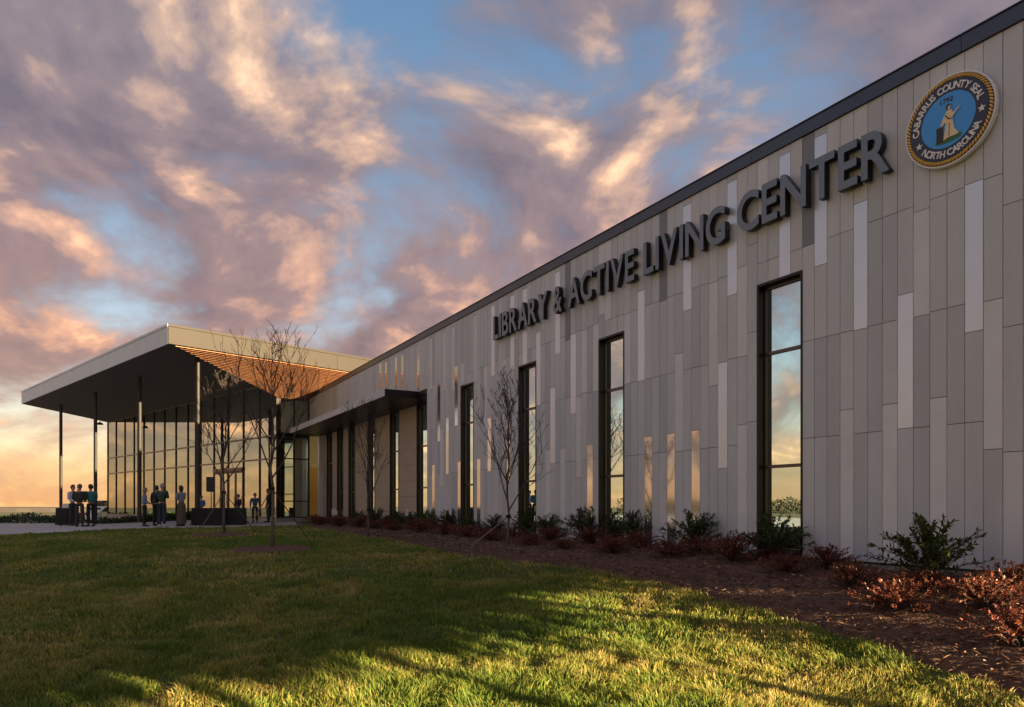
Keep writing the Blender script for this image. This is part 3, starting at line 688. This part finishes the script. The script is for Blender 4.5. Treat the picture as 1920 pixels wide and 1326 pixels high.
RP = [(4.25, 8.0, 1.05), (4.95, 7.6, 1.1), (4.65, 6.6, 1.1), (5.6, 8.1, 1.0), (4.3, 9.2, 1.0), (5.2, 5.9, 1.1), (5.5, 7.0, 1.1), (4.85, 8.6, .9), (3.95, 10.5, 1.0), (4.6, 10.6, .95), (3.6, 11.8, 1.0), (4.2, 11.9, .9), (2.8, 12.7, 1.0), (3.4, 13.0, .95), (1.9, 13.6, 1.0), (2.5, 14.2, 1), (1.05, 14.6, 1), (1.7, 15.6, 1), (.4, 15.8, 1), (.9, 17.0, 1), (-.5, 17.4, 1), (0, 18.6, 1), (-1.2, 18.8, 1.05), (-.8, 20.2, 1), (-1.9, 20.5, 1.05), (-1.7, 22.0, 1.05), (-2.8, 22.0, 1.05), (-2.6, 23.8, 1.1), (-3.8, 23.6, 1.1), (-3.5, 25.6, 1.1), (-4.7, 25.2, 1.1), (-4.7, 27.4, 1.1), (-5.6, 26.8, 1.1), (-6.0, 29.0, 1.15), (-6.8, 28.5, 1.15), (-7.3, 30.8, 1.2), (-8.1, 30.6, 1.2), (-8.6, 33.0, 1.2), (-9.5, 34.8, 1.2)]
plant(rs, RP, 'low russet-leaved shrub in the mulch', .03, 1.7, .82)
# unseen evergreens added behind the camera, crowns shaped to shade the upper lawn
sdir = Vector((math.sin(R(SUN_AZ)), math.cos(R(SUN_AZ)), 0)); pdir = Vector((-sdir.y, sdir.x, 0))
for j in range(8):
    c = Vector((10.2, -2.6, 0)) + pdir * (-6.4 + 1.65 * j) + sdir * random.uniform(-.3, .3); g = gz1(c.x, c.y); r = np.random.default_rng(70 + j); n = 12000
    t = empty('added_shade_tree', (c.x, c.y, g)); tag(t, 'unseen dense evergreen with a clear stem, added to shade the lawn', 'tree', 'unseen evergreens added for shade')
    zb = 2.36 - g + random.uniform(-.1, .1) + (.4 if j > 5 else 0); f = r.uniform(0, 1, n); rad = 1.45 * (1 - f ** 1.6) ** .6 * r.uniform(.1, 1, n) ** .5; an = r.uniform(0, 6.283, n)
    P = np.column_stack([rad * np.cos(an), rad * np.sin(an), zb + f * 8.2 + .06 * np.sin(an * 3 + j) * (1 - f)]); dv = np.column_stack([np.cos(an), np.sin(an), r.normal(0, .5, n)]) + r.normal(0, .4, (n, 3)); dv /= np.linalg.norm(dv, axis=1)[:, None]
    V, F_ = leaf_cloud(P, dv, r.uniform(.26, .46, n), r.uniform(.10, .17, n), r); fast_mesh('crown', V, F_, LEAFG, np.repeat(r.uniform(0, .8, n), 4), t)
    MB().tube([(0, 0, -.05), (0, 0, 1.2), (0, 0, zb + 6.5)], [.12, .09, .03], 8).build('trunk', BARK, t, True)
# dark hedges
def hedge(name, p, q, wdt, h, lab, seed, n=2600):
    r = np.random.default_rng(seed); p = np.array(p); q = np.array(q); f = r.uniform(0, 1, n); d = (q - p) / np.linalg.norm(q - p); sd_ = np.array([d[1], -d[0]])
    hh = h * (.8 + .2 * np.sin(f * 40 + seed)); xy = p + (q - p) * f[:, None] + sd_ * (r.uniform(-.5, .5, n) * wdt)[:, None]
    P = np.column_stack([xy, gz(xy[:, 0], xy[:, 1]) + hh * r.uniform(0, 1, n) ** .6]); Dv = r.normal(0, 1, (n, 3)); Dv /= np.linalg.norm(Dv, axis=1)[:, None]
    root = empty(name, (p[0], p[1], gz1(*p))); tag(root, lab, 'hedge')
    V, F_ = leaf_cloud(P - np.array(root.location), Dv, r.uniform(.16, .3, n), r.uniform(.05, .09, n), r); fast_mesh('foliage', V, F_, LEAFG, np.repeat(r.uniform(0, .6, n), 4), root)
    st = MB()
    for k in range(40):
        f_ = k / 39; x, y = (p + (q - p) * f_); z0 = gz1(x, y); st.tube([(x - p[0], y - p[1], z0 - gz1(*p) - .02), (x - p[0], y - p[1], z0 - gz1(*p) + h * .6)], .03, 4)
    st.build('stem', TWIG, root)
hedge('hedge', (-32.4, 57.4), (-17.5, 43.2), 1.0, .5, 'low dark planting strip at the foot of the glass front', 1)
hedge('hedge', (-62, 60.5), (-36, 63), 2.4, .85, 'dark green hedge beyond the far edge of the plaza', 2, 5200)

# ------------------------------------------------------------------ mulch chips and grass
n = 75000
Y = 4.5 + 20 * rng.uniform(0, 1, n) ** 1.7; X = rng.uniform(-5, 7.2, n)
k = inpoly(X, Y, MPOLY); X, Y = X[k], Y[k]; n = len(X); a = rng.uniform(0, 6.283, n)
dr = np.column_stack([np.cos(a), np.sin(a), rng.normal(0, .22, n)]); P = np.column_stack([X, Y, gz(X, Y) + .055 + rng.uniform(0, .035, n)])
V, F_ = leaf_cloud(P, dr, rng.uniform(.03, .12, n), rng.uniform(.005, .014, n), rng)
o = fast_mesh('mulch_chips', V, F_, CHIP, np.repeat(rng.uniform(0, 1, n) ** 1.6, 4)); o['kind'] = 'stuff'; tag(o, 'loose bark chips and pine straw covering the planting bed', 'mulch')
def vnoise(x, y, s, seed):
    g = np.random.default_rng(seed).uniform(0, 1, (64, 64)); x = x / s + 100; y = y / s + 100
    xi, yi = np.floor(x).astype(int), np.floor(y).astype(int); fx, fy = x - xi, y - yi; fx = fx * fx * (3 - 2 * fx); fy = fy * fy * (3 - 2 * fy)
    q = lambda a, b: g[a % 64, b % 64]
    return (q(xi, yi) * (1 - fx) + q(xi + 1, yi) * fx) * (1 - fy) + (q(xi, yi + 1) * (1 - fx) + q(xi + 1, yi + 1) * fx) * fy
Xs, Ys, Ws, Hs = [], [], [], []
for y0, y1, dens, bw, bh in ((2.6, 8, 3300, .0050, .092), (8, 12, 1700, .0068, .082), (12, 20, 560, .011, .072), (20, 33, 170, .022, .07)):
    ar = .86 * (y1 * y1 - y0 * y0); n = int(ar * dens); yy = np.sqrt(rng.uniform(y0 * y0, y1 * y1, n)); xx = rng.uniform(-.86, .86, n) * yy
    Xs.append(xx); Ys.append(yy); Ws.append(np.full(n, bw)); Hs.append(np.full(n, bh))
X = np.concatenate(Xs); Y = np.concatenate(Ys); Wd = np.concatenate(Ws); Hh = np.concatenate(Hs)
ok = ~inpoly(X, Y, MPOLY) & ~inpoly(X, Y, PPOLY) & (CA * X + SA * Y < D - .1) & (X > -17 - (Y - 22) * .3)
for (tx, ty), rr in zip(TREES[:2], (.95, .87)): ok &= (X - tx) ** 2 + (Y - ty) ** 2 > (rr * (.9 + .2 * rng.uniform(size=len(X)))) ** 2
X, Y, Wd, Hh = X[ok], Y[ok], Wd[ok], Hh[ok]; n = len(X); print('blades', n)
cl = vnoise(X, Y, .22, 3); pt_ = vnoise(X, Y, 1.3, 5); 
H = Hh * (.45 + 1.0 * cl) * rng.uniform(.6, 1.3, n) * (.8 + .4 * pt_)
a = rng.uniform(0, 6.283, n); lean = rng.uniform(.1, .95, n); la = vnoise(X, Y, .35, 9) * 9 + rng.normal(0, .9, n)
dx, dy = np.cos(la) * lean, np.sin(la) * lean
bx, by = np.cos(a) * Wd * rng.uniform(.7, 1.3, n), np.sin(a) * Wd * rng.uniform(.7, 1.3, n)
Z = gz(X, Y) - .004
v0 = np.column_stack([X - bx, Y - by, Z]); v1 = np.column_stack([X + bx, Y + by, Z])
mx_, my_, mz_ = X + dx * H * .35, Y + dy * H * .35, Z + H * .6
v2 = np.column_stack([mx_ - bx * .75, my_ - by * .75, mz_]); v3 = np.column_stack([mx_ + bx * .75, my_ + by * .75, mz_])
v4 = np.column_stack([X + dx * H, Y + dy * H, Z + H * (1.05 - .35 * lean)])
V = np.stack([v0, v1, v2, v3, v4], 1).reshape(-1, 3); i = np.arange(n)[:, None] * 5
F_ = np.concatenate([i + [0, 1, 3], i + [0, 3, 2], i + [2, 3, 4]], 1).reshape(-1, 3)
tn = np.clip(.26 + .6 * (vnoise(X, Y, .9, 21) - .35) + .3 * (vnoise(X, Y, 2.6, 33) - .5) + .35 * (vnoise(X, Y, .3, 22) - .5) + rng.normal(0, .2, n) + .25 * (rng.uniform(size=n) > .9), 0, 1)
o = fast_mesh('grass', V, F_, GRASS, np.clip(np.repeat(tn, 5) + np.tile([-.2, -.2, .06, .06, .42], n), 0, 1)); o['kind'] = 'stuff'; tag(o, 'mown lawn grass with straw coloured winter blades', 'grass')

# ------------------------------------------------------------------ people
SKIN = mat('skin', (.42, .25, .17), .55)
def skin_obj(name, pts, edges, rad, m, parent, root=0, sub=2):
    me = bpy.data.meshes.new(name); me.from_pydata(pts, edges, []); me.materials.append(m); o = link(bpy.data.objects.new(name, me), parent)
    md = o.modifiers.new('skin', 'SKIN'); md.use_smooth_shade = True; md.branch_smoothing = .4
    for k, d in enumerate(me.skin_vertices[0].data):
        r_ = rad[k]; d.radius = r_ if hasattr(r_, '__len__') else (r_, r_); d.use_root = (k == root)
    s_ = o.modifiers.new('sub', 'SUBSURF'); s_.levels = s_.render_levels = sub
    return o
def person(loc, face, ht, lab, top, bottom, hair, arms='down', skirt=False, shoes=(.02, .02, .02), bald=False, lean=0, sit=False, longhair=False, wide=1.0):
    z = gz1(*loc); p = empty('person', (loc[0], loc[1], z + .022), R(face)); s = ht / 1.74; p.scale = (s, s, s); tag(p, lab, 'person', 'people gathered on the plaza')
    J = {'pel': (0, 0, .95), 'sp': (0, .0, 1.14), 'ch': (0, .0 + lean * .5, 1.33), 'nk': (0, .01 + lean, 1.475), 'hb': (0, .03 + lean * 1.2, 1.56), 'hm': (0, .035 + lean * 1.3, 1.635), 'ht': (0, .03 + lean * 1.3, 1.70)}
    rad = {'pel': (.155 * wide, .115 * wide), 'sp': (.145 * wide, .11 * wide), 'ch': (.165 * wide, .115), 'nk': (.055, .055), 'hb': (.068, .078), 'hm': (.078, .095), 'ht': (.05, .06)}
    E_ = [('pel', 'sp'), ('sp', 'ch'), ('ch', 'nk'), ('nk', 'hb'), ('hb', 'hm'), ('hm', 'ht')]
    for sgn, n_ in ((-1, 'l'), (1, 'r')):
        pose = arms if isinstance(arms, str) else arms[0 if sgn < 0 else 1]
        sh = (.19 * sgn * wide, lean * .8, 1.415); el = (.245 * sgn, -.03 + lean, 1.14); wr = (.25 * sgn, .05 + lean, .90); hd = (.245 * sgn, .08 + lean, .80)
        if pose == 'cross': el = (.235 * sgn, .06, 1.15); wr = (.02 * sgn, .2, 1.19 + .03 * sgn); hd = (-.08 * sgn, .2, 1.2 + .03 * sgn)
        if pose == 'front': el = (.24 * sgn, .02, 1.13); wr = (.12 * sgn, .22, 1.03); hd = (.05 * sgn, .27, 1.03)
        if pose == 'face': el = (.27 * sgn, .12, 1.17); wr = (.14 * sgn, .2, 1.42); hd = (.08 * sgn, .17, 1.52)
        J.update({'s' + n_: sh, 'e' + n_: el, 'w' + n_: wr, 'h' + n_: hd}); rad.update({'s' + n_: .075, 'e' + n_: .05, 'w' + n_: .034, 'h' + n_: (.036, .024)})
        E_ += [('ch', 's' + n_), ('s' + n_, 'e' + n_), ('e' + n_, 'w' + n_), ('w' + n_, 'h' + n_)]
        hv = (Vector(hd) - Vector(wr)).normalized(); sv = hv.orthogonal().normalized()
        for f_ in range(5):
            ang = hv * (.085 - .008 * abs(f_ - 2)) + sv * (.018 * (f_ - 2)) if f_ else hv * .03 + Vector((-sgn * .045, .03, 0))
            nm = 'f%d%s' % (f_, n_); J[nm] = tuple(Vector(hd) + ang + Vector((0, .012, 0))); rad[nm] = .0085; E_.append(('h' + n_, nm))
        if sit: hp = (.1 * sgn, .0, .92); kn = (.13 * sgn, .42, .90); an = (.13 * sgn, .45, .46)
        else: hp = (.095 * sgn, 0, .90); kn = (.105 * sgn, .015, .50); an = (.11 * sgn, -.02, .085)
        to = (an[0] + .015 * sgn, an[1] + .16, an[2] - .045)
        J.update({'p' + n_: hp, 'k' + n_: kn, 'a' + n_: an, 't' + n_: to}); rad.update({'p' + n_: .095, 'k' + n_: .062, 'a' + n_: .045, 't' + n_: (.04, .03)})
        E_ += [('pel', 'p' + n_), ('p' + n_, 'k' + n_), ('k' + n_, 'a' + n_), ('a' + n_, 't' + n_)]
    def sub_skin(name, keys, grow, m, over={}):
        ks = [k for k in J if k in keys]; ix = {k: i for i, k in enumerate(ks)}
        def g(k):
            r_ = rad[k]; gr = over.get(k, grow); return tuple(q * gr for q in r_) if hasattr(r_, '__len__') else r_ * gr
        return skin_obj(name, [J[k] for k in ks], [(ix[a], ix[b]) for a, b in E_ if a in ix and b in ix], [g(k) for k in ks], m, p, 0, 1 if name != 'body' else 2)
    sub_skin('body', set(J), .93, SKIN, {k: .5 for k in ('pel', 'sp', 'ch', 'sl', 'sr', 'el', 'er', 'pl', 'pr', 'kl', 'kr', 'al', 'ar')})
    tk = {'pel', 'sp', 'ch', 'sl', 'sr', 'el', 'er', 'wl', 'wr'}
    sub_skin('shirt', tk, 1.12, mat('cloth_%s' % str(top), top, .8, 0, .25, 14, .3, 20), {'pel': 1.02, 'sp': 1.08})
    bm_ = mat('cloth_%s' % str(bottom), bottom, .85, 0, .2, 10, .3, 16)
    if skirt:
        mb = MB(); prof = [(1.0, .155), (.9, .185), (.6, .20), (.3, .215), (.1, .225)]; n_ = 18
        for zq, rq in prof: mb.v += [(rq * (1 + .05 * math.sin(5 * k_ * .349)) * math.cos(k_ * 2 * math.pi / n_), rq * .78 * math.sin(k_ * 2 * math.pi / n_), zq) for k_ in range(n_)]
        for j in range(4):
            for k_ in range(n_): mb.f.append((j * n_ + k_, (j + 1) * n_ + k_, (j + 1) * n_ + (k_ + 1) % n_, j * n_ + (k_ + 1) % n_))
        mb.build('skirt', bm_, p, True)
    else:
        sub_skin('trousers', {'pel', 'pl', 'pr', 'kl', 'kr', 'al', 'ar'}, 1.16, bm_, {'pel': .70, 'pl': .98, 'pr': .98, 'al': 1.5, 'ar': 1.5, 'kl': 1.25, 'kr': 1.25})
    for n_ in 'lr':
        a_, t_ = J['a' + n_], J['t' + n_]
        MB().tube([(a_[0], a_[1] - .06, a_[2] - .04), (a_[0], a_[1] - .01, a_[2] - .028), (t_[0], t_[1] - .04, t_[2] + .0), (t_[0], t_[1] + .04, t_[2] - .008)], [.03, .047, .042, .024], 8).build('shoe', mat('shoe_%s' % str(shoes), shoes, .5), p, True)
    # hair
    hm = Vector(J['hm']); mb = MB(); n_, m_ = 14, 8
    for j in range(m_ + 1):
        th = math.pi * (.0 + (.74 if not longhair else .80) * j / m_)
        th0 = th
        for k_ in range(n_):
            ph = 2 * math.pi * k_ / n_; r1 = .101; th = th0 * (.5 if math.sin(ph) > .35 else .8 if math.sin(ph) > -.1 else 1)
            back_ = math.sin(ph) < .3
            sink = 0 if back_ or th < 1.0 else -.03
            zq = math.cos(th) * .118
            if longhair and back_ and j > 5: zq -= .03 * (j - 5)
            mb.v.append((hm.x + (r1 + sink * .6) * math.sin(th) * math.cos(ph) * .98, hm.y - .008 + (r1 + .012 + sink) * math.sin(th) * math.sin(ph), hm.z + .005 + zq))
    for j in range(m_):
        for k_ in range(n_): mb.f.append((j * n_ + k_, (j + 1) * n_ + k_, (j + 1) * n_ + (k_ + 1) % n_, j * n_ + (k_ + 1) % n_))
    if not bald: mb.build('hair', mat('hair_%s' % str(hair), hair, .6, 0, .3, 60), p, True)
    # face
    fy = hm.y + .088
    for sgn in (-1, 1):
        MB().tube([(sgn * .03, fy - .012, hm.z + .0), (sgn * .03, fy + .004, hm.z + .0)], .009, 8).build('eye', BLACK, p)
        MB().tube([(sgn * .078, hm.y - .005, hm.z - .03), (sgn * .088, hm.y - .012, hm.z + .0), (sgn * .08, hm.y - .008, hm.z + .025)], [.01, .016, .01], 6).build('ear', SKIN, p, True)
    MB().tube([(0, fy - .005, hm.z + .005), (0, fy + .018, hm.z - .03), (0, fy - .005, hm.z - .038)], [.007, .013, .008], 6).build('nose', SKIN, p, True)
    MB().tube([(-.022, fy - .012, hm.z - .06), (0, fy - .002, hm.z - .062), (.022, fy - .012, hm.z - .06)], [.004, .007, .004], 6).build('mouth', mat('lip', (.3, .12, .1), .5), p)
    return p
def gp(px, Yd): return ((px - 960) / 1357 * Yd, Yd)
person(gp(136, 31.2), -100, 1.76, 'person in a pale shirt raising a hand to the face behind a dark suit', (.55, .58, .68), (.03, .03, .035), (.10, .07, .05), ('face', 'front'))
person(gp(149, 29.6), 10, 1.74, 'person in a dark charcoal suit standing with back turned', (.028, .028, .03), (.035, .035, .036), (.12, .10, .09), 'front', wide=1.1)
person(gp(170.5, 29.9), 60, 1.74, 'person in a teal jacket and black trousers beside a column', (.03, .16, .17), (.012, .012, .014), (.02, .016, .014), 'front', wide=1.05)
person(gp(271, 30.0), -70, 1.6, 'person in a light blue vest and black trousers looking along the glass', (.16, .25, .36), (.012, .012, .014), (.22, .15, .10), 'front', wide=1.08, longhair=True)
person(gp(293, 31.0), -20, 1.72, 'person dressed all in black partly behind a green sweater', (.012, .012, .014), (.014, .014, .016), (.03, .022, .02), 'down')
person(gp(304, 29.9), -15, 1.78, 'person in a dark green sweater, jeans and white shoes', (.018, .06, .035), (.02, .035, .065), (.35, .3, .27), 'cross', shoes=(.6, .6, .6), wide=1.1)
person(gp(340, 30.3), 70, 1.7, 'person in a checked shirt and long brown skirt with folded arms', (.22, .25, .30), (.10, .075, .055), (.035, .024, .02), 'cross', skirt=True, longhair=True)
person(gp(377, 34.6), 180, 1.35, 'person in a blue shirt half hidden behind the cloth covered table', (.05, .12, .24), (.02, .02, .03), (.03, .025, .02), 'front')
person(gp(447, 35.2), 150, 1.42, 'person in a dark top behind the tables near the doors', (.02, .02, .025), (.02, .02, .025), (.05, .03, .02), 'front')
person(gp(478, 36.4), 200, 1.5, 'person in a blue jacket near the entrance doors', (.04, .07, .15), (.03, .03, .04), (.10, .08, .06), 'down')
person(gp(503, 37.4), 120, 1.74, 'person in black standing at the corner of the glass front', (.014, .015, .017), (.015, .03, .03), (.02, .018, .016), 'down')

# ------------------------------------------------------------------ tables and loudspeaker
def draped_table(px, Yd, lw, rz, lab):
    x, y = gp(px, Yd); t = empty('table', (x, y, gz1(x, y) + .02), R(rz)); tag(t, lab, 'table', 'tables with black cloths'); h = .76
    MB().box(-lw / 2, lw / 2, -.38, .38, h - .03, h).build('tabletop', WHITE, t)
    for sx in (-1, 1):
        for sy in (-1, 1): MB().tube([(sx * (lw / 2 - .12), sy * .3, 0), (sx * (lw / 2 - .12), sy * .3, h - .031)], .016, 8).build('leg', STEEL, t)
    mb = MB(); per = []
    n = 72
    for k in range(n):
        a = 2 * math.pi * k / n; ca, sa_ = math.cos(a), math.sin(a); q = max(abs(ca) / (lw / 2 + .015), abs(sa_) / .395); per.append((ca / q, sa_ / q, k))
    for zq, g in ((h + .006, 1.0), (h - .02, 1.01), (h * .5, 1.03), (.03, 1.05)):
        for x_, y_, k in per:
            f = g + (0 if zq > h - .1 else .035 * math.sin(k * 1.9) * (1 - zq / h)); mb.v.append((x_ * f, y_ * f, zq))
    for j in range(3):
        for k in range(n): mb.f.append((j * n + k, (j + 1) * n + k, (j + 1) * n + (k + 1) % n, j * n + (k + 1) % n))
    mb.f.append(tuple(range(n))); mb.build('cloth', BLACK, t, True)
    return t
draped_table(391, 31.5, 1.25, 20, 'long table under a black cloth beside the front column')
draped_table(433, 32.2, 1.2, 15, 'long table under a black cloth in front of the entrance doors')
draped_table(126, 31.8, .5, 0, 'small square table under a dark cloth beside the far column')
x, y = gp(126, 31.8); o = MB().box(-.16, .16, -.12, .12, 0, .1).box(-.13, .13, -.1, .1, .101, .19).build('cake_box', WHITE); o.location = (x, y, gz1(x, y) + .79); tag(o, 'two white boxes stacked on the small cloth covered table', 'box')
x, y = gp(396, 33.2); sp_ = empty('speaker_stand', (x, y, gz1(x, y) + .02)); tag(sp_, 'black tripod stand carrying a loudspeaker behind the tables', 'stand')
MB().tube([(0, 0, .25), (0, 0, 1.5)], .02, 10).build('pole', STEEL, sp_)
for a in (0, 2.09, 4.19): MB().tube([(0, 0, .75), (.45 * math.cos(a), .45 * math.sin(a), .0)], .014, 8).build('leg', STEEL, sp_)
mb = MB(); mb.quad_prism([(-.19, -.17, 0), (.19, -.17, 0), (.13, .17, 0), (-.13, .17, 0)], [(-.19, -.17, .68), (.19, -.17, .68), (.13, .17, .68), (-.13, .17, .68)])
lsp = empty('loudspeaker', (x, y, gz1(x, y) + 1.52), R(15)); tag(lsp, 'black loudspeaker box on a tripod stand', 'loudspeaker'); mb.build('cabinet', mat('speaker_plastic', (.02, .02, .021), .5), lsp)
MB().box(-.17, .17, -.185, -.171, .03, .65).build('grille', mat('speaker_grille', (.035, .035, .036), .6, .4), lsp)

# ------------------------------------------------------------------ parked vehicles
def vehicle(kind, paint, loc, rz, lab, name='parked_car'):
    t = empty(name, (loc[0], loc[1], gz1(*loc)), R(rz)); tag(t, lab, 'van' if kind == 'van' else 'car', 'parked vehicles')
    pm = mat('paint_%s' % str(paint), paint, .3, .1, spec=.6)
    if kind == 'van': prof = [(-2.5, .4), (-2.52, 1.0), (-2.45, 2.0), (1.3, 2.05), (1.9, 1.25), (2.5, 1.05), (2.55, .4)]; gl_ = [(1.28, 1.9), (1.82, 1.27), (-2.3, 1.3), (-2.3, 1.85)]
    else: prof = [(-2.15, .35), (-2.2, .75), (-2.05, 1.0), (-1.5, 1.45), (.3, 1.47), (1.0, 1.0), (2.0, .82), (2.2, .6), (2.2, .35)]; gl_ = [(.25, 1.4), (.85, 1.02), (-1.85, 1.03), (-1.45, 1.39)]
    w2 = .88
    mb = MB(); mb.quad_prism([(x, -w2, z) for x, z in prof], [(x, w2, z) for x, z in prof]); b = mb.build('body', pm, t)
    bv = b.modifiers.new('bevel', 'BEVEL'); bv.width = .12; bv.segments = 3
    gm = mat('car_glass', (.015, .02, .022), .08, 0, spec=.8)
    for s in (-1, 1):
        mb = MB(); mb.quad_prism([(x, s * (w2 - .02), z) for x, z in gl_], [(x, s * (w2 + .006), z) for x, z in gl_]); mb.build('side_window', gm, t)
    zr, xr = (1.75, -2.47) if kind == 'van' else (1.25, -1.8)
    MB().box(xr - .02, xr + .02, -.7, .7, zr - .25, zr + .12).build('rear_window', gm, t)
    for s in (-1, 1): MB().box(prof[0][0] - .07, prof[0][0] + .05, s * .72 - .12, s * .72 + .12, .75, .95).build('tail_light', mat('tail_red', (.3, .02, .02), .3), t)
    for x_ in (-1.35, 1.35):
        for s in (-1, 1):
            w_ = MB().tube([(x_, s * .72, .33), (x_, s * .93, .33)], .33, 18).build('wheel', mat('tyre', (.02, .02, .02), .8), t)
            MB().tube([(x_, s * .90, .33), (x_, s * .945, .33)], .19, 14).build('rim', FASC, w_)
vehicle('car', (.7, .72, .74), (-33.6, 60.2 + 1.2), 62, 'white parked car seen past the left end of the glass front')
vehicle('van', (.02, .022, .024), (-37.2, 69), 62, 'dark van parked behind the white car', 'parked_van')
for i, (x, y, c) in enumerate([(-31, 4, (.05, .06, .07)), (-31.5, 7.2, (.5, .5, .5)), (-32, 10.4, (.02, .03, .05)), (-32.4, 13.6, (.25, .05, .04)), (-30.6, .8, (.3, .3, .32))]):
    vehicle('car', c, (x, y), 3, ['dark grey', 'silver', 'navy', 'maroon', 'mid grey'][i] + ' car parked across the drive from the slot windows')
# unseen tree line added to give reflections a dark band near the horizon
r = np.random.default_rng(5); n = 16000; f = r.uniform(0, 1, n); x = -150 + 25 * f + r.uniform(-3, 3, n); y = -60 + 130 * f
hh = 1.6 + 1.0 * vnoise(y, y * 0, 6, 2) + 1.2 * vnoise(y, y * 0, 2.1, 4); P = np.column_stack([x, y, gz(x, y) + hh * r.uniform(0, 1, n)]); dv = r.normal(0, 1, (n, 3)); dv /= np.linalg.norm(dv, axis=1)[:, None]
V, F_ = leaf_cloud(P, dv, r.uniform(.5, 1.0, n), r.uniform(.12, .26, n), r); o = fast_mesh('added_tree_line', V, F_, mat('far_foliage', (.03, .03, .018), .9), np.repeat(r.uniform(0, .7, n), 4)); o['kind'] = 'stuff'; tag(o, 'unseen dark tree line added for its reflection in the wall', 'wood')
# distant low building beyond the plaza
dz = -.9 - .6
db = empty('warehouse', (-150, 190, EYE - 1.45)); tag(db, 'long pale low building on the horizon beyond the hedge', 'building')
MB().box(-70, 62, 0, 30, -.2, 1.25).build('wall', mat('far_wall', (.06, .057, .055), .8), db); MB().box(-71, 63, -.6, 30.6, 1.26, 1.62).build('roof', mat('far_roof', (.12, .10, .09), .7), db)
for k in range(14): MB().box(-66 + k * 9, -61 + k * 9, -.08, .02, .0, .95).build('loading_door', mat('far_door', (.05, .048, .046), .7), db)
